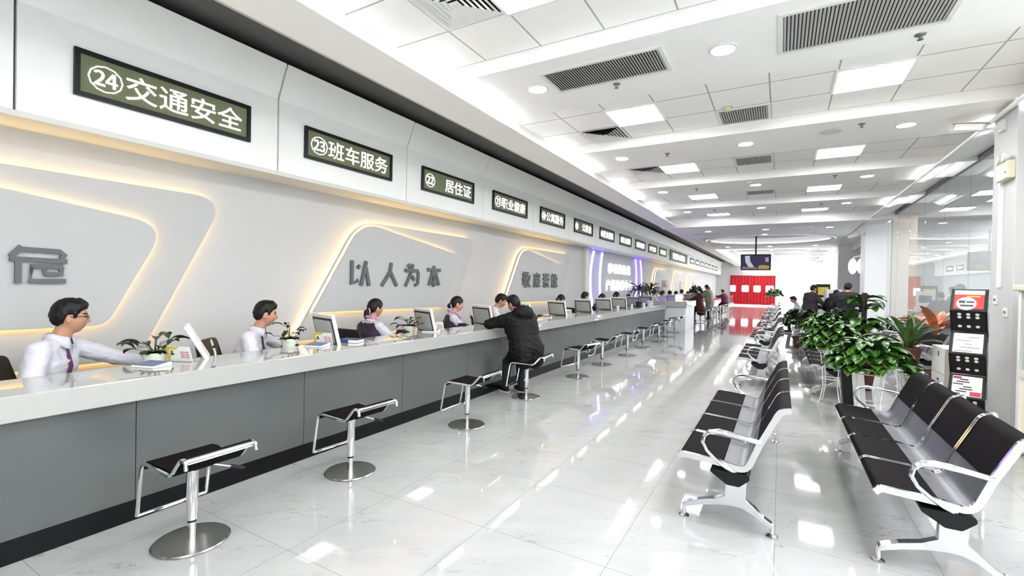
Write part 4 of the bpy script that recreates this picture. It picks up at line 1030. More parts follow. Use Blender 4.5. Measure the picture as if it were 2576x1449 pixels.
# ================================================================== right side furniture
# zig-zag literature rack
t = thing('magazine_rack', 'black zig-zag literature rack with posters beside the pillar', 'magazine rack', (1.78, 6.86, 0), -.34); t.scale = (.93, .93, .93)
zz = [(0.0, 1.53), (-.13, 1.27), (0.06, 1.02)]
lv = [1.69, 1.44, 1.19, .94, .69, .44, .19]
def rack_panel(z1, z0, out):
    ya, yb = (0.0, -.15) if out else (-.15, 0.0)
    return Vector((0, ya, z1)), Vector((0, yb, z0))
imgs = []
for k in range(6):
    p1, p0 = rack_panel(lv[k], lv[k + 1] + .01, k % 2 == 0)
    dv = (p0 - p1); Lh = dv.length; ex = Vector((1, 0, 0)); ey = -dv.normalized(); ez = ex.cross(ey)
    if ez.y > 0: ez = -ez
    mt = Matrix(((ex.x, ey.x, ez.x, p0.x), (ex.y, ey.y, ez.y, p0.y), (ex.z, ey.z, ez.z, p0.z), (0, 0, 0, 1)))
    sh = MB().box(-.145, .145, 0, Lh, -.008, .0, 0, mt).build('shelf_panel', M['blackplastic'], t, smooth=False)
    if k % 2 == 0:
        im = MB(); im.box(-.125, .125, .015, Lh - .02, 0, .004, 0, mt)
        base = im.build('leaflet', [M['red'], M['paper'], M['paper']][k // 2], t, smooth=False)
        d = MB()
        if k == 0:
            d.box(-.125, .125, Lh - .075, Lh - .02, .004, .0055, 0, mt); d.build('white_heading', M['paper'], base, smooth=False)
            d = MB(); d.lathe([(0, 0), (.085, 0), (.085, .001), (0, .001)], mt @ Vector((-.02, .085, .0045)), 28, 0, ez); d.build('white_disc', M['paper'], base)
            d = MB(); d.box(-.085, -.03, .09, .125, .0055, .0065, 0, mt); d.box(-.02, .045, .095, .118, .0055, .0065, 0, mt); d.box(-.07, .04, .045, .07, .0055, .0065, 0, mt); d.build('dark_print', M['ink'], base, smooth=False)
            d = MB(); d.box(-.02, .09, .175, .188, .0045, .0055, 0, mt); d.build('yellow_print', M['yellow'], base, smooth=False)
        elif k == 2:
            for i, (a, c) in enumerate(((-.11, .04), (-.06, .1), (-.02, .03), (-.1, .02), (.0, .09))):
                d.box(a, c, .03 + .045 * i, .036 + .045 * i, .004, .0055, 0, mt)
            d.build('dark_print', M['ink'], base, smooth=False)
        else:
            for i in range(7):
                a = -.12 + .03 * (i % 4); d.box(a, a + .07 + .02 * (i % 3), .03 + .03 * i, .046 + .03 * i, .004, .0055, 0, mt)
            d.build('dark_print', M['ink'], base, smooth=False)
            d = MB(); d.box(.03, .12, .02, .075, .0045, .006, 0, mt); d.box(-.12, -.05, Lh - .06, Lh - .03, .0045, .006, 0, mt); d.build('red_print', mat('crimson', (178, 40, 66), .5), base, smooth=False)
    else:
        for r_ in (0, 1, 4):
            for c_ in (-.075, 0, .075):
                MB().lathe([(0, 0), (.018, 0), (.018, .001), (0, .001)], mt @ Vector((c_, Lh - .045 - .042 * r_, .001)), 18, 0, ez).build('round_hole', M['paper'], sh)
for sx in (-.15, .15):
    MB().tube([(sx, -.15 * (i % 2), lv[i]) for i in range(7)] + [(sx, 0, .02)], .006, 6).build('side_frame', M['blackplastic'], t)
MB().box(-.16, .16, -.2, .1, 0, .03).build('base', M['blackplastic'], t, smooth=False)
# low white pedestal cabinet
t = thing('pedestal_cabinet', 'slim white pedestal with small slots between the bench backs and the magazine rack', 'cabinet', (0, 0, 0))
MB().box(1.75, 1.97, 7.56, 8.12, 0, .845).build('body', M['whiteplastic'], t, smooth=False, bevel=.006)
b = MB(); b.box(1.747, 1.75, 7.8, 7.84, .73, .79)
for z in (.3, .42): b.box(1.747, 1.75, 7.79, 7.86, z, z + .03)
b.build('slots', M['ink'], t, smooth=False)
b = MB()
for z in (.24, .38, .52): b.box(1.748, 1.75, 7.57, 8.11, z, z + .003)
b.build('panel_gaps', M['ink'], t, smooth=False)
MB().box(1.75, 1.97, 7.556, 7.561, .01, .84).build('side_panel', mat('warm_grey', (176, 168, 158), .5), t, smooth=False)
# cream display machine at the right edge
t = thing('display_cabinet', 'tall cream cabinet with a glass front, cut by the right edge of the photo', 'cabinet', (0, 0, 0))
cx0, cx1, cy0, cy1 = 2.0, 2.7, 4.9, 6.4
b = MB(); b.box(cx0 + .02, cx1, cy0, cy1, 0.02, .78); b.box(cx1 - .03, cx1, cy0, cy1, .78, 1.56); b.box(cx0 + .02, cx1, cy1 - .03, cy1, .78, 1.56); b.box(cx0 + .02, cx1, cy0, cy0 + .03, .78, 1.56); b.build('body', mat('cream_enamel', (238, 230, 208), .35), t, smooth=False, bevel=.006)
MB().box(cx0 - .03, cx1, cy0 - .03, cy1 + .03, 1.56, 1.62).build('top', M['creamplastic'], t, smooth=False, bevel=.015)
b = MB()
for y in (cy0 + .03, cy1 - .09): b.box(cx0, cx0 + .05, y, y + .06, .02, 1.56)
b.box(cx0, cx0 + .05, cy0 + .09, cy1 - .09, .74, .8); b.build('front_frame', M['whiteplastic'], t, smooth=False)
MB().box(cx0 + .02, cx0 + .026, cy0 + .09, cy1 - .09, .8, 1.56).build('glass_front', M['clearglass'], t, smooth=False)
b = MB(); b.box(cx0 + .05, cx1 - .03, cy0 + .03, cy1 - .03, .80, .83); b.build('inner_tray', M['kick'], t, smooth=False)
b = MB(); b.box(cx0 + .1, cx1 - .05, cy0 + .03, cy1 - .03, 1.2, 1.21); b.build('shelf', M['acrylic'], t, smooth=False)
# slim black and white standing sign behind the near right bench
t = thing('standing_sign', 'slim leaning stand, half black and half white, under the largest bushy plant', 'sign stand', (.80, 6.98, 0), 0)
tl = Matrix.Rotation(-.08, 4, 'Y')
MB().box(-.10, .0, -.1, .1, .02, .64, 0, tl).build('black_side', M['blackplastic'], t, smooth=False)
MB().box(0.002, .12, -.1, .1, .02, .66, 0, tl).build('white_side', M['whiteplastic'], t, smooth=False)
MB().box(-.16, .2, -.16, .16, 0, .02).build('foot_plate', M['whiteplastic'], t, smooth=False)
# pillar fittings
t = thing('security_camera', 'white bullet camera with conduit on the near pillar by the ceiling at the right', 'camera', (2.12, 7.25, 3.4))
MB().box(-.03, 0, -.06, .06, -.06, .06).build('wall_plate', M['whiteplastic'], t, smooth=False)
b = MB(); b.tube([(-.02, 0, 0), (-.12, 0, -.02), (-.2, .02, .0)], .018, 8); b.build('bracket', M['whiteplastic'], t)
b = MB(); b.box(-.045, .045, -.13, .13, -.04, .04, 0, Matrix.Translation((-.27, .02, .03)) @ Matrix.Rotation(1.1, 4, 'Z') @ Matrix.Rotation(.25, 4, 'X')); b.build('housing', M['whiteplastic'], t, bevel=.012)
b = MB(); b.box(-.06, .06, -.15, .18, .045, .052, 0, Matrix.Translation((-.27, .02, .03)) @ Matrix.Rotation(1.1, 4, 'Z') @ Matrix.Rotation(.25, 4, 'X')); b.build('sun_shield', M['creamplastic'], t, smooth=False)
t = thing('emergency_light', 'cream emergency light with two lamp heads on the near pillar', 'emergency light', (2.12, 7.05, 2.85))
MB().box(-.07, 0, -.15, .15, -.09, .10).build('case', M['creamplastic'], t, smooth=False, bevel=.01)
for y in (-.07, .07):
    MB().lathe([(0, 0), (.03, 0), (.055, .05), (.05, .055), (0, .05)], (-.03, y, .14), 18, 0, (-1, .2, .1)).build('lamp_head', M['whiteplastic'], t)
MB().box(-.072, -.07, -.12, -.09, -.03, -.015).build('indicator', M['ink'], t, smooth=False)
b = MB(); b.box(2.09, 2.12, 7.2, 7.24, 1.6, 2.76); tag(b.build('cable_trunking', M['whiteplastic'], smooth=False), 'white cable trunking down the near pillar below the emergency light', 'conduit')
for (y, z, lab) in ((7.34, 1.46, 'left wall socket on the near pillar'), (7.06, 1.33, 'right wall socket on the near pillar, by the cream cabinet')):
    t = thing('wall_socket', lab, 'socket', (2.12, y, z), 0, 'wall sockets')
    MB().box(-.01, 0, -.05, .05, -.05, .05).build('plate', M['whiteplastic'], t, smooth=False)
    b = MB(); b.box(-.012, -.01, -.025, -.008, -.015, .015); b.box(-.012, -.01, .008, .025, -.015, .015); b.build('holes', M['ink'], t, smooth=False)
# a second camera on the second pillar
t = thing('security_camera', 'small white camera on the corner of the second pillar', 'camera', (2.12, 17.1, 3.2))
MB().box(-.03, 0, -.05, .05, -.05, .05).build('wall_plate', M['whiteplastic'], t, smooth=False)
b = MB(); b.tube([(-.02, 0, 0), (-.25, -.05, -.03)], .015, 8); b.build('bracket', M['whiteplastic'], t)
b = MB(); b.tube([(-.2, -.1, -.02), (-.42, -.2, -.1)], .05, 12); b.build('housing', M['whiteplastic'], t)
# far wall lamps
for i, (y, lab) in enumerate(((18.6, 'white oval globe lamp beside the second pillar'), (25.6, 'white oval globe lamp beside the third pillar'))):
    t = thing('wall_lamp', lab, 'lamp', (2.12, y, 2.3), 0, 'globe wall lamps')
    b = MB(); b.tube([(.8, 0, .1), (.2, 0, .3), (.05, 0, .35), (-.1, -.1, .3), (-.12, -.12, .22)], .025, 8); b.build('bracket', M['whiteplastic'], t)
    MB().ball((.12, .1, .02), (.12, .12, .25), 16).build('globe', emat('globe_glow', (255, 255, 255), .5), t); MB().ball((-.13, -.14, 0), (.12, .12, .25), 16).build('globe', bpy.data.materials['globe_glow'], t)
# hanging television
t = thing('hanging_television', 'television hanging from the ceiling in front of the red curtain', 'television', (-.93, 22.0, 2.62))
tl = Matrix.Rotation(.12, 4, 'X')
MB().box(-.56, .56, 0, .08, -.33, .33, 0, tl).build('casing', M['blackplastic'], t, smooth=False, bevel=.02)
sc = MB().box(-.52, .52, -.006, -.001, -.29, .29, 0, tl).build('screen', emat('tv_blue', (52, 50, 86), .09, (30, 30, 34)), t, smooth=False)
b = MB(); b.prism([(-.4, .28), (-.22, .28), (-.2, .05), (-.05, -.2), (-.25, -.2), (-.38, .0)], lambda x, z: tl @ Vector((x, -.009, z)), lambda x, z: tl @ Vector((x, -.0065, z))); b.build('white_figure', emat('tv_white', (220, 222, 240), .09, (30, 30, 34)), sc, smooth=False)
b = MB(); b.prism([(.1, -.28), (.5, -.28), (.5, -.14), (.25, -.1), (.1, -.15)], lambda x, z: tl @ Vector((x, -.009, z)), lambda x, z: tl @ Vector((x, -.0065, z))); b.build('yellow_patch', emat('tv_yellow', (190, 165, 80), .09, (30, 30, 34)), sc, smooth=False)
b = MB(); b.prism([(-.5, -.28), (.1, -.28), (.0, -.2), (-.5, -.18)], lambda x, z: tl @ Vector((x, -.009, z)), lambda x, z: tl @ Vector((x, -.0065, z))); b.build('tan_patch', emat('tv_tan', (150, 130, 110), .09, (30, 30, 34)), sc, smooth=False)
b = MB(); b.box(.36, .48, -.009, -.0065, .02, .2, 0, tl); b.build('pink_patch', emat('tv_pink', (220, 160, 180), .09, (30, 30, 34)), sc, smooth=False)
b = MB(); b.tube([(0, .05, .3), (0, .05, 1.1)], .03, 10); b.build('ceiling_pole', M['blackplastic'], t)
# red curtain over the end doorway
t = thing('curtain', 'red curtain with pale square patches across the far end of the hall', 'curtain', (0, 0, 0))
b = MB(); nx = 140; vs = []; fs = []
for i in range(nx + 1):
    x = -3.9 + 3.5 * i / nx
    for z, k in ((2.62, .3), (1.4, .8), (.1, 1.0)):
        vs.append((x, Y1 - .12 + .05 * k * math.sin(i * .62) + .025 * k * math.sin(i * .27 + 1), z))
for i in range(nx):
    for j in range(2): fs.append((i * 3 + j, i * 3 + 3 + j, i * 3 + 4 + j, i * 3 + 1 + j))
b.add(vs, fs); b.build('cloth', M['curtain'], t)
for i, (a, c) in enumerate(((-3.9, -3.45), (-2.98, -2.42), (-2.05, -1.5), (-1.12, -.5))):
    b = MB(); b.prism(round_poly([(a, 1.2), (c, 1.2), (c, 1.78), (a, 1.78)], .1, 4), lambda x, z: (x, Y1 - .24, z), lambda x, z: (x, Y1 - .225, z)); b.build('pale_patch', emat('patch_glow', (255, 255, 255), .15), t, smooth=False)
b = MB(); b.tube([(-3.9, Y1 - .12, 2.64), (-.35, Y1 - .12, 2.64)], .025, 10); b.box(-3.9, -3.86, Y1 - .13, Y1 + .02, 2.62, 2.66); b.box(-.42, -.38, Y1 - .13, Y1 + .02, 2.62, 2.66); b.build('curtain_rail', M['steel'], t)
# far right: black leaflet rack and a white ticket kiosk
t = thing('magazine_rack', 'far black leaflet rack behind the people on the right', 'magazine rack', (1.25, 19.0, 0))
MB().box(-.2, .2, 0, .06, 0, 1.72).build('back_board', M['blackplastic'], t, smooth=False)
for z, m_ in ((1.35, 'yellow'), (1.0, 'paper'), (.6, 'paper')):
    MB().box(-.15, .15, -.02, 0, z, z + .27).build('leaflet', M[m_], t, smooth=False)
MB().box(-.22, .22, -.12, .2, 0, .04).build('base', M['blackplastic'], t, smooth=False)
t = thing('ticket_kiosk', 'white ticket kiosk left of the man in dark clothes', 'kiosk', (1.48, 18.3, 0), .2)
b = MB(); b.prism(round_poly([(-.22, 0), (.2, 0), (.16, .95), (.2, 1.52), (-.1, 1.55), (-.16, .95)], .04, 4), lambda y, z: (-.22, y, z), lambda y, z: (.22, y, z)); b.build('body', M['whiteplastic'], t)
MB().box(-.15, .15, -.135, -.12, 1.15, 1.42).build('screen', M['charcoal'], t, smooth=False)
MB().box(-.2, .2, -.26, -.14, .88, .92).build('ledge', M['charcoal'], t, smooth=False)
# ================================================================== people
def union_mesh(prims, vox, extra=None, smooth=3, balls=()):
    """tapered capsules (p0, r0, p1, r1) grown together into one closed surface"""
    mb = MB()
    for (p0, r0, p1, r1) in prims:
        p0 = Vector(p0); p1 = Vector(p1); d = p1 - p0
        mb.ball(p0, r0, 14); mb.ball(p1, r1, 14)
        if d.length > 1e-4:
            mb.lathe([(r0, 0), (r1, d.length)], p0, 14, 0, d.normalized())
    for (c, r, mt) in balls: mb.ball(c, r, 16, 0, mt)
    if extra: mb.add(extra[0], extra[1])
    me = bpy.data.meshes.new('figure'); me.from_pydata(mb.v, [], mb.f)
    bm = bmesh.new(); bm.from_mesh(me); bmesh.ops.recalc_face_normals(bm, faces=bm.faces); bm.to_mesh(me); bm.free()
    o = bpy.data.objects.new('figure', me); COL.objects.link(o)
    r = o.modifiers.new('r', 'REMESH'); r.mode = 'VOXEL'; r.voxel_size = vox; r.use_smooth_shade = True
    if smooth: s = o.modifiers.new('s', 'SMOOTH'); s.factor = .5; s.iterations = smooth
    bpy.context.view_layer.update()
    out = bpy.data.meshes.new_from_object(o.evaluated_get(bpy.context.evaluated_depsgraph_get()))
    bpy.data.objects.remove(o); bpy.data.meshes.remove(me)
    return out
def link_mesh(name, me, mats, parent):
    me.name = name; me.materials.clear()
    for m in (mats if isinstance(mats, (list, tuple)) else [mats]): me.materials.append(m)
    o = bpy.data.objects.new(name, me); COL.objects.link(o); o.parent = parent; return o
def folds(me, amp, sx=9, sz=20, seed=0.0):
    me.update(); n = [v.normal.copy() for v in me.vertices]
    for v, q in zip(me.vertices, n):
        p = v.co; k = noise.noise(Vector((p.x * sx + seed, p.y * sx, p.z * sz + p.x * 6)))
        v.co = p + q * (amp * (abs(k) * 2 - .4))
def sstep(a, b, x):
    t = max(0.0, min(1.0, (x - a) / (b - a))); return t * t * (3 - 2 * t)
def head_point(d, fem=False):
    x, y, z = d; px = .074 * x; py = .094 * y + .004; pz = .116 * z
    if z < 0:
        t = -z; px *= 1 - (.42 if fem else .36) * t ** 1.7
        if y < 0: py *= 1 - .5 * sstep(0, 1, t)
        else: py = py * (1 - .10 * t * t)
    elif y < 0: py *= 1.06
    if y > .15:
        g = lambda a, s: math.exp(-(a / s) ** 2)
        f = sstep(.15, .6, y); ax = abs(px); b = 0.0
        if -.045 < pz < .03: b += .024 * g(px, .0105) * (sstep(.03, -.03, pz) if pz > -.03 else sstep(-.045, -.03, pz))
        b += .005 * g(ax - .03, .024) * g(pz - .03, .011) - .010 * g(ax - .031, .016) * g(pz - .010, .012)
        b += .006 * g(px, .022) * g(pz + .056, .0065) + .006 * g(px, .02) * g(pz + .069, .0065) - .004 * g(px, .024) * g(pz + .0625, .0028)
        b += .010 * g(px, .024) * g(pz + .098, .018) + .004 * g(ax - .042, .02) * g(pz + .022, .02)
        py += b * f
    return Vector((px, py, pz))
def head_mesh(fem, sub=4):
    bm = bmesh.new(); bmesh.ops.create_icosphere(bm, subdivisions=sub, radius=1.0)
    dirs = [v.co.normalized() for v in bm.verts]; fs = [tuple(v.index for v in f.verts) for f in bm.faces]; bm.free()
    return dirs, [head_point(d, fem) for d in dirs], fs
_HM = {}
def get_head(fem):
    if fem not in _HM: _HM[fem] = head_mesh(fem, 5)
    return _HM[fem]
def hair_mesh(fem, mt, style):
    dirs, pts, fs = get_head(fem); mask = []; out = []
    ks = [(-.11, -.075 if not fem else -.085), (-.06, -.062), (-.03, -.03), (-.012, .028), (.012, .03), (.026, .0), (.04, .03 if not fem else .01), (.06, .058 if not fem else .04), (.12, .074 if not fem else .05)]
    for d, p in zip(dirs, pts):
        y = p.y; hl = ks[-1][1]
        for (a, ha), (c, hc) in zip(ks[:-1], ks[1:]):
            if a <= y <= c: hl = ha + (hc - ha) * (y - a) / (c - a); break
        m = (p.z - hl) / .022; mask.append(m)
        k = max(0.0, min(1.0, m + .2)); nz = noise.noise(Vector(d) * 7) * .004
        th = (.002 + (.013 + (.012 if p.z > .05 and not fem else .003) * sstep(.03, .1, p.z)) * k + nz * k)
        if not fem and y > .03 and p.z > .05: th += .008
        nv = Vector((d[0] / .074, d[1] / .094, d[2] / .116)).normalized()
        out.append(mt @ (p + nv * th))
    keep = [f for f in fs if max(mask[i] for i in f) > 0.0]
    used = sorted({i for f in keep for i in f}); ix = {i: k for k, i in enumerate(used)}
    mb = MB(); mb.add([out[i] for i in used], [tuple(ix[i] for i in f) for f in keep])
    if style == 'bun':
        mb.ball(mt @ Vector((0, -.112, -.035)), (.04, .036, .042), 14)
    if style == 'tail':
        mb.tube([mt @ Vector(p) for p in ((0, -.085, -.02), (0, -.115, -.05), (0, -.115, -.10), (0, -.10, -.15))], .032, 10, scales=[.8, 1.1, 1.0, .6])
    return mb
def ik(a, c, l1, l2, pole):
    a = Vector(a); c = Vector(c); d = c - a; L = d.length
    if L > (l1 + l2) * .995: c = a + d.normalized() * (l1 + l2) * .995; d = c - a; L = d.length
    x = (l1 * l1 - l2 * l2 + L * L) / (2 * L); h = math.sqrt(max(0, l1 * l1 - x * x)); u = d.normalized()
    p = Vector(pole); p = p - u * p.dot(u); p.normalize()
    return a + u * x + p * h, c
def hand_prims(w, f, nrm, side, s=1.0):
    f = Vector(f).normalized(); nrm = Vector(nrm); nrm = (nrm - f * nrm.dot(f)).normalized(); lat = f.cross(nrm) * side
    P = []
    for o in (-.026, -.009, .009, .026): P.append((w + lat * o * .5 * s, .016 * s, w + f * .085 * s + lat * o * s, .0125 * s))
    for o, L in ((-.03, .075), (-.011, .088), (.010, .08), (.029, .062)):
        b0 = w + f * .088 * s + lat * o * s; d1 = (f + nrm * .25).normalized(); d2 = (f + nrm * .75).normalized()
        m = b0 + d1 * L * .5 * s; e = m + d2 * L * .5 * s; P += [(b0, .0098 * s, m, .009 * s), (m, .009 * s, e, .0075 * s)]
    b0 = w + f * .03 * s - lat * .026 * s; m = b0 + (f * .6 - lat * .75 + nrm * .3).normalized() * .042 * s; e = m + (f * .9 - lat * .25 + nrm * .35).normalized() * .035 * s
    P += [(b0, .013 * s, m, .0105 * s), (m, .0105 * s, e, .0085 * s)]
    return P
def person(label, loc, rz, lean=.12, head_yaw=0, head_pitch=.05, hands=((-.16, .38, .78), (.16, .38, .78)), poles=((-1, -.3, -.6), (1, -.3, -.6)), fem=False, style=None,
           top='shirt', vest=None, tie=None, scarf=False, hair='hair', skin='skin', vox=.007, hip=.57, stand=False, knees=None, feet=None, trousers='navy', shoe='shoe', coat=None, coat_len=.5, hood=False, glasses=False, group=None, scale=1.0, neck_fwd=.03):
    root = thing('person', label, 'person', loc, rz, group); root.scale = (scale,) * 3
    P = Vector((0, 0, hip)); T = Vector((0, math.sin(lean), math.cos(lean))); F = Vector((0, math.cos(lean), -math.sin(lean)))
    X = Vector((1, 0, 0)); sw = .165 if fem else .188; k = .92 if fem else 1.0
    sh = [P + T * .45 - X * sw, P + T * .45 + X * sw]; neck = P + T * .505
    hc = neck + Vector((0, .035 + neck_fwd + .10 * math.sin(head_pitch), .075 + .085 * math.cos(head_pitch)))
    HM = Matrix.Translation(hc) @ Matrix.Rotation(head_yaw, 4, 'Z') @ Matrix.Rotation(-head_pitch, 4, 'X')
    levels = [(.0, .085, .112), (.17, .07 * k, .094 * k), (.33, .085 * k, .104 * k), (.425, .115 * k, .07 * k)]
    def torso(d, cut=0):
        lv = levels[cut:]; Q = []
        for (s0, w0, r0), (s1, w1, r1) in zip(lv[:-1], lv[1:]):
            for sx in (-1, -.33, .33, 1): Q.append((P + T * s0 + X * w0 * sx, r0 + d, P + T * s1 + X * w1 * sx, r1 + d))
        return Q
    arms = []
    for i, sd in enumerate((-1, 1)):
        el, wr = ik(sh[i], Vector(hands[i]), .29 * k, .25 * k, poles[i]); arms.append((sh[i], el, wr, sd))
    def arm(d0, d1=None):
        Q = []; d1 = d0 if d1 is None else d1
        for s, e, w_, sd in arms: Q += [(s - X * sd * .02, .056 * k + d0, e, .043 * k + d1), (e, .043 * k + d1, w_, .030 * k + d1)]
        Q += [(sh[0], .05 + d0, neck - T * .04 - X * .03, .05 + d0), (sh[1], .05 + d0, neck - T * .04 + X * .03, .05 + d0)]
        return Q
    if stand: kn = knees or [(-.09, .02, .46), (.09, .02, .46)]; ft = feet or [(-.10, 0, .08), (.10, 0, .08)]
    else: kn = knees or [(-.11, .42, .53), (.11, .42, .53)]; ft = feet or [(-.12, .36, .09), (.12, .36, .09)]
    kn = [Vector(q) for q in kn]; ft = [Vector(q) for q in ft]
    hp = [P - X * .085, P + X * .085]
    def legs(d):
        Q = []
        for i in range(2): Q += [(hp[i], .085 + d, kn[i], .056 + d), (kn[i], .056 + d, ft[i], .042 + d)]
        return Q
    body = torso(0) + arm(0) + legs(0) + [(neck - T * .06, .062 * k, hc + HM.to_3x3() @ Vector((0, -.012, -.055)), .052 * k)]
    for i in range(2): body.append((ft[i] + Vector((0, -.02, -.035)), .034, ft[i] + Vector((0, .13, -.048)), .026))
    for s, e, w_, sd in arms:
        d = (w_ - e).normalized(); body += hand_prims(w_, d, Vector((0, 0, -1)) if abs(d.z) < .9 else Vector((0, 1, 0)), sd, k)
    dirs, pts, fs = get_head(fem)
    balls = [(HM @ Vector((sx * .076, -.006, -.008)), (.010, .019, .030), HM.to_3x3().to_4x4() @ Matrix.Rotation(sx * -.25, 4, 'Z')) for sx in (-1, 1)]
    me = union_mesh(body, vox, ([HM @ p for p in pts], fs), 1, balls)
    o = link_mesh('body', me, [M[skin], M['brow'], M['lip']], root)
    inv = HM.inverted(); mi = [0] * len(me.polygons)
    for i, pl in enumerate(me.polygons):
        q = inv @ pl.center
        if q.y > .05 and abs(q.z) < .12:
            ax = abs(q.x)
            if .014 < ax < .05 and .026 < q.z < .034 + .003: mi[i] = 1
            elif abs(ax - .031) < .013 and .004 < q.z < .013: mi[i] = 1
            elif ax < .022 and -.073 < q.z < -.053: mi[i] = 2
    me.polygons.foreach_set('material_index', mi)
    hm = hair_mesh(fem, HM, style); ho = hm.build('hair', M[hair], root, angle=3)
    if style in ('bun', 'tail'):
        b = MB(); c = HM @ Vector((0, -.092, -.028)); ax = (HM.to_3x3() @ Vector((0, -1, -.25))).normalized(); q = Vector((0, 0, 1)).rotation_difference(ax)
        b.tube([c + q @ Vector((.036 * math.cos(a), .036 * math.sin(a), 0)) for a in [2 * PI * i / 18 for i in range(18)]], .007, 6, True); b.build('hair_tie', M['paper'], ho)
    # clothing
    gv = max(vox, .008)
    tops = None
    if coat:
        d = .05
        Q = torso(d + .02) + arm(d, .026)
        zb = coat_len
        for sx in (-1, 1):
            tgt = kn[0 if sx < 0 else 1]; q0 = hp[0 if sx < 0 else 1]
            if stand: e = Vector((q0.x * 1.25, q0.y, zb)); Q.append((q0, .14, e, .145))
            else:
                e = q0 + (tgt - q0) * .55; Q.append((q0, .14, e, .11)); Q.append((q0 + Vector((0, -.06, -.02)), .13, q0 + Vector((0, -.06, min(0, zb - hip))), .14))
        bl = []
        if hood: bl = [(neck + Vector((0, -.10, .035)), (.175, .125, .115), Matrix.Rotation(.5, 4, 'X'))]
        me = union_mesh(Q, gv * 1.2, None, 4, bl); folds(me, .009, 7, 17, 3.3); tops = link_mesh('coat', me, M[coat], root)
        b = MB(); b.tube([neck + Vector((.078 * math.cos(a), .075 * math.sin(a) - .01 + .02, .01 + .018 * math.sin(a) * -1)) for a in [2 * PI * i / 20 for i in range(20)]], .026, 8, True); b.build('collar', M[coat], tops)
    else:
        me = union_mesh(torso(.012) + arm(.014, .013), gv, None, 3); folds(me, .006, 11, 24, rz * 3 + loc[1]); tops = link_mesh('shirt', me, M[top], root)
        # collar
        b = MB(); n = 22; vs = []
        for i in range(n + 1):
            a = PI / 2 + .22 + (2 * PI - .44) * i / n; r0, r1 = .066 * k + .004, .077 * k + .004; drop = .028 * sstep(.7, 1, abs(math.cos((a - PI / 2) / 2)))
            c = neck + Vector((0, .012, .0)); d = Vector((math.cos(a), math.sin(a), 0))
            vs += [c + d * r0 * 1.0 + Vector((0, 0, .052 - .03 * max(0, math.sin(a)))), c + d * (r1 + .008) + Vector((0, 0, .008 - .045 * max(0, math.sin(a)) - drop))]
        b.add(vs, [(2 * i, 2 * i + 1, 2 * i + 3, 2 * i + 2) for i in range(n)])
        co = b.build('collar', M[top], tops); sd_ = co.modifiers.new('thick', 'SOLIDIFY'); sd_.thickness = .004
    if vest:
        me = union_mesh(torso(.024) + [(sh[0] + X * .05, .064, neck - T * .05 - X * .03, .055), (sh[1] - X * .05, .064, neck - T * .05 + X * .03, .055)], gv, None, 3); folds(me, .003, 9, 14, 1.0); link_mesh('vest', me, M[vest], root)
    def strip_on(mesh_, pts, name, m_, widths, th=.006):
        bv = BVHTree.FromPolygons([v.co.copy() for v in mesh_.vertices], [tuple(p.vertices) for p in mesh_.polygons])
        L_ = []
        for q in pts:
            h = bv.ray_cast(q + F * .5, -F)
            L_.append((h[0] if h[0] is not None else q) + F * .004)
        b = MB(); n = len(L_); vs = []
        for q, w_ in zip(L_, widths): vs += [q - X * w_, q + X * w_, q + X * w_ + F * th, q - X * w_ + F * th]
        fs_ = []
        for i in range(n - 1):
            for j in range(4): fs_.append((4 * i + j, 4 * i + (j + 1) % 4, 4 * i + 4 + (j + 1) % 4, 4 * i + 4 + j))
        fs_ += [(0, 3, 2, 1), (4 * n - 4, 4 * n - 3, 4 * n - 2, 4 * n - 1)]; b.add(vs, fs_); b.build(name, m_, root)
    if tie: strip_on(tops.data, [P + T * s for s in (.49, .475, .46, .42, .34, .26, .18, .12, .1)], 'tie', M[tie], [.016, .02, .014, .018, .024, .029, .034, .036, .004])
    if scarf:
        b = MB(); b.tube([neck + Vector((.07 * math.cos(a), .072 * math.sin(a) + .012, .035 - .03 * math.sin(a))) for a in [2 * PI * i / 20 for i in range(20)]], .017, 8, True)
        b.tube([neck + Vector((0, .1, .0)), neck + Vector((.02, .13, -.05)), neck + Vector((.03, .12, -.11))], .02, 8, scales=[.8, 1, .5]); b.build('scarf', M['scarf'], root)
    me = union_mesh(legs(.012) + [(hp[0], .118, hp[1], .118)], gv * 1.3, None, 3); folds(me, .004, 9, 9, 2.0); link_mesh('trousers', me, M[trousers], root)
    for i in range(2):
        b = MB(); c = ft[i] + Vector((0, .045, -.045)); b.ball(c, (.047, .135, .045), 14); s = b.build('shoe', M[shoe], root)
        MB().lathe([(0, 0), (.05, 0), (.052, .012), (0, .016)], (0, 0, 0), 20).build('sole', M['sole'], s)
        so = [q for q in s.children][0]; so.scale = (.95, 2.65, 1); so.location = (c.x, c.y, ft[i].z - .085)
    if glasses:
        b = MB()
        for sx in (-1, 1):
            b.tube([HM @ Vector((sx * .032 + .022 * math.cos(a), .104 - .012 * abs(sx * .032 + .022 * math.cos(a)) / .05, .006 + .016 * math.sin(a))) for a in [2 * PI * i / 16 for i in range(16)]], .0016, 5, True)
            b.tube([HM @ Vector((sx * .054, .09, .012)), HM @ Vector((sx * .077, .05, .012)), HM @ Vector((sx * .083, .0, .008)), HM @ Vector((sx * .08, -.012, -.006))], .0024, 5)
        b.tube([HM @ Vector((-.01, .106, .01)), HM @ Vector((.01, .106, .01))], .0018, 5); b.build('glasses', M['blackplastic'], root)
    return root
def chair_for(i, label, x, y, rz, first=False):
    off = Vector((math.sin(rz) * .0, 0, 0))
    if first: ch.location = (x, y, 0); ch.rotation_euler.z = rz; ch['label'] = label; return
    dup(ch, (x, y, 0), rz, label)
CX = -4.5
rz_ = -.25
M['purpletie'] = mat('striped_tie', (88, 46, 84), .6, var=.35, scale=30)
M['darktie'] = mat('dark_tie', (38, 36, 50), .6, var=.2)
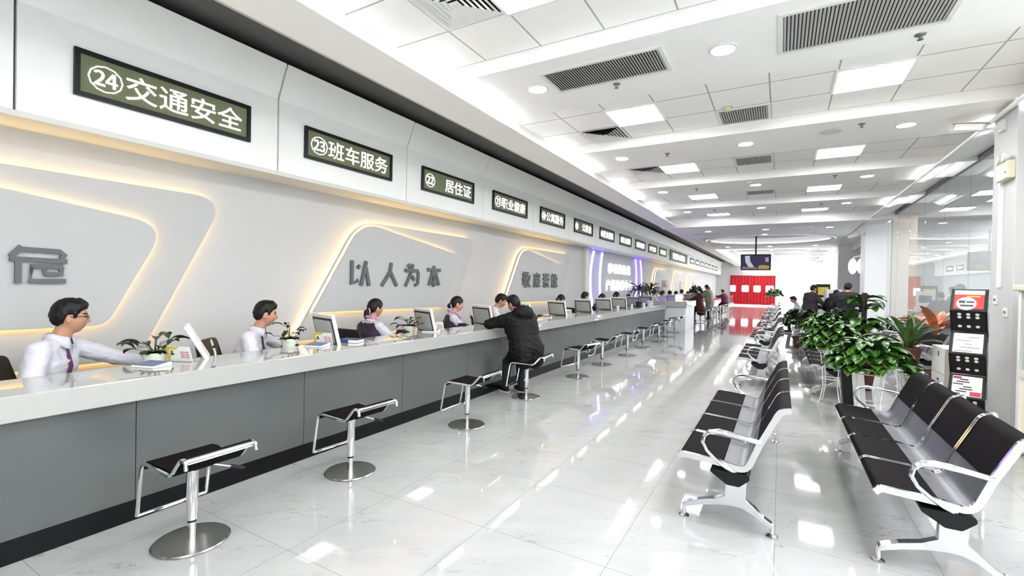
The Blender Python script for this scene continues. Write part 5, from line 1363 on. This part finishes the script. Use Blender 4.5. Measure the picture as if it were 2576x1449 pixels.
def seat(i, y, rz, **kw):
    lab = kw.pop('label'); clab = kw.pop('chair')
    r = person(lab, (CX, y, 0), rz, **kw)
    chair_for(i, clab, CX - math.sin(-rz) * .03, y - math.cos(rz) * .05, rz, i == 0)
    return r
seat(0, 1.19, -.75, label='man in glasses, white shirt and purple tie at the left edge, arm stretched out', chair='black office chair of the first clerk, at the left edge of the photo',
     lean=.20, head_yaw=.48, head_pitch=.04, hands=((-.28, .54, .87), (.24, .36, .80)), poles=((-1, 0, -.5), (1, -.8, -.2)), tie='purpletie', glasses=True, vox=.0055, hip=.585)
seat(1, 2.60, -.85, label='man in white shirt and dark tie leaning toward his screen behind the counter, no glasses', chair='black office chair with its backrest showing left of the second clerk',
     lean=.28, head_yaw=.38, head_pitch=.10, hands=((-.25, .56, .82), (.2, .42, .79)), poles=((-1, 0, -.6), (1, -.6, -.4)), tie='darktie', vox=.006, hip=.55)
seat(2, 4.2, -.02, label='woman in dark purple vest seen from behind, hair tied with white band', chair='black office chair left of the nearest woman in a purple vest',
     lean=.08, head_pitch=.08, head_yaw=-.2, hands=((-.14, .40, .78), (.16, .36, .79)), fem=True, style='tail', vest='purplecloth', scarf=True, vox=.006, hip=.525)
seat(3, 5.82, -.72, label='woman in purple vest facing right with fringe, beside the customer in the black coat', chair='black office chair of the woman with a fringe',
     lean=.14, head_pitch=.10, hands=((-.1, .48, .79), (.16, .46, .80)), fem=True, style='bun', vest='purplecloth', scarf=True, hair='hairbrown', skin='skinpale', vox=.006, hip=.54)
seat(4, 7.0, -.95, label='man in white shirt with bowed head facing the customer in the black coat', chair='black office chair of the clerk with the bowed head',
     lean=.22, head_pitch=.38, hands=((-.1, .45, .80), (.14, .47, .80)), vox=.007, hip=.58)
# prototypes for the clerks farther down, then copies
fem_p = seat(5, 8.75, -.35, label='woman with hair in a bun behind the first monitor past the black-coated customer', chair='black office chair behind the first monitor past the black-coated customer',
     lean=.16, head_pitch=.30, fem=True, style='bun', scarf=True, vest='purplecloth', vox=.009, hip=.53, group='clerks seated along the counter')
fem_p.location.y = 9.85
man_p = seat(6, 11.3, -.45, label='man with short hair bent over behind the second monitor past the black-coated customer', chair='black office chair behind the second monitor past the black-coated customer',
     lean=.20, head_pitch=.28, vox=.009, hip=.58, group='clerks seated along the counter')
def dchair(y, rz, lab): dup(ch, (CX, y - .05, 0), rz, lab)
for (pp, y, rz, s, lab) in ((fem_p, 12.75, -.35, 1.0, 'woman with a bun just left of the white glowing letters'), (fem_p, 14.1, -.3, 1.03, 'woman with a bun in front of the lower white glowing letters'), (fem_p, 15.7, .1, .96, 'clerk with bowed dark head just left of the palms'),
                            (man_p, 18.9, -.5, 1.03, 'man in a white shirt just right of the palms'), (man_p, 20.6, -.3, 1.0, 'clerk in a lilac-lit shirt right of the palms, second from them')):
    d = dup(pp, (CX, y, 0), rz, lab); d.scale = (s,) * 3
    if y < 17: dchair(y, rz, 'black office chair of the ' + ' '.join(lab.split()[:11]))
for i, y in enumerate((22.2, 23.8, 25.4, 27.0, 28.7, 30.4, 32.2, 34.0, 36.0)):
    d = dup((man_p, fem_p)[i % 2], (CX, y, 0), -.3 + .1 * (i % 3), '%s dark-haired clerk along the far counter, counted from the reception block' % ORD[i], 'clerks along the far counter'); d.scale = (1.0 + .015 * (i % 3),) * 3
# the customer in the black coat, perched on a stool and leaning over the counter
person('person in a long black hooded coat on a stool, leaning over the counter', (-3.0, 5.66, 0), 1.12, lean=.42, head_yaw=.25, head_pitch=.35, hip=.63, hands=((-.24, .55, .97), (.2, .58, .97)), poles=((-1, -.4, -.1), (1, -.3, -.2)),
       coat='blackcoat', coat_len=.52, hood=True, vox=.008, knees=[(-.10, .33, .44), (.10, .30, .42)], feet=[(-.10, .36, .085), (.10, .25, .085)], trousers='navy', neck_fwd=.06)
# customers along the far counter
person('person in a maroon coat sitting at the far counter', (-3.0, 21.5, 0), 1.35, lean=.25, head_pitch=.3, hip=.63, hands=((-.2, .5, .98), (.2, .5, .98)), coat='redcoat', coat_len=.45, hood=True, vox=.012, knees=[(-.11, .3, .46), (.11, .3, .46)], feet=[(-.1, .26, .085), (.1, .26, .085)])
person('person in a pale khaki coat standing at the far counter', (-3.0, 24.6, 0), 1.3, lean=.12, head_pitch=.2, hip=.88, stand=True, fem=True, style='tail', hands=((-.18, .42, 1.05), (.18, .4, 1.05)), coat='palecoat', coat_len=.55, vox=.012)
person('person in a plum coat sitting nearest the red curtain', (-3.0, 32.0, 0), 1.3, lean=.15, head_pitch=.1, hip=.63, hands=((-.2, .48, 1.0), (.2, .48, 1.0)), coat='plum', coat_len=.5, vox=.014, knees=[(-.11, .3, .46), (.11, .3, .46)], feet=[(-.1, .26, .085), (.1, .26, .085)])
# people on the right
person('man in dark clothes standing with his back turned, tallest figure on the right', (1.5, 14.9, 0), -.35, lean=.04, head_pitch=.15, hip=.93, stand=True, hands=((-.22, .2, .95), (.2, .25, 1.0)), coat='navy', coat_len=.75, vox=.011, neck_fwd=.01)
person('dark-haired person just left of the tallest man on the right', (1.42, 16.8, 0), -.2, scale=.94, lean=.1, head_pitch=.25, hip=.84, stand=True, hands=((-.2, .3, .95), (.2, .3, .95)), coat='blackcoat', coat_len=.6, vox=.012)
M['darkjacket'] = mat('dark_jacket', (48, 40, 48), .75, var=.08)
person('man in dark jacket standing before the bright end window', (.83, 17.95, 0), -1.0, lean=.06, head_pitch=.15, hip=.89, stand=True, hands=((-.2, .36, 1.05), (.2, .36, 1.05)), coat='darkjacket', coat_len=.7, vox=.012)
person('person in a pale top sitting on a far bench', (.66, 19.2, 0), 1.57, lean=.3, head_pitch=.4, hip=.52, hands=((-.1, .4, .7), (.1, .4, .7)), top='shirt', vox=.012, trousers='navy')
print('OBJECTS', len(bpy.data.objects))
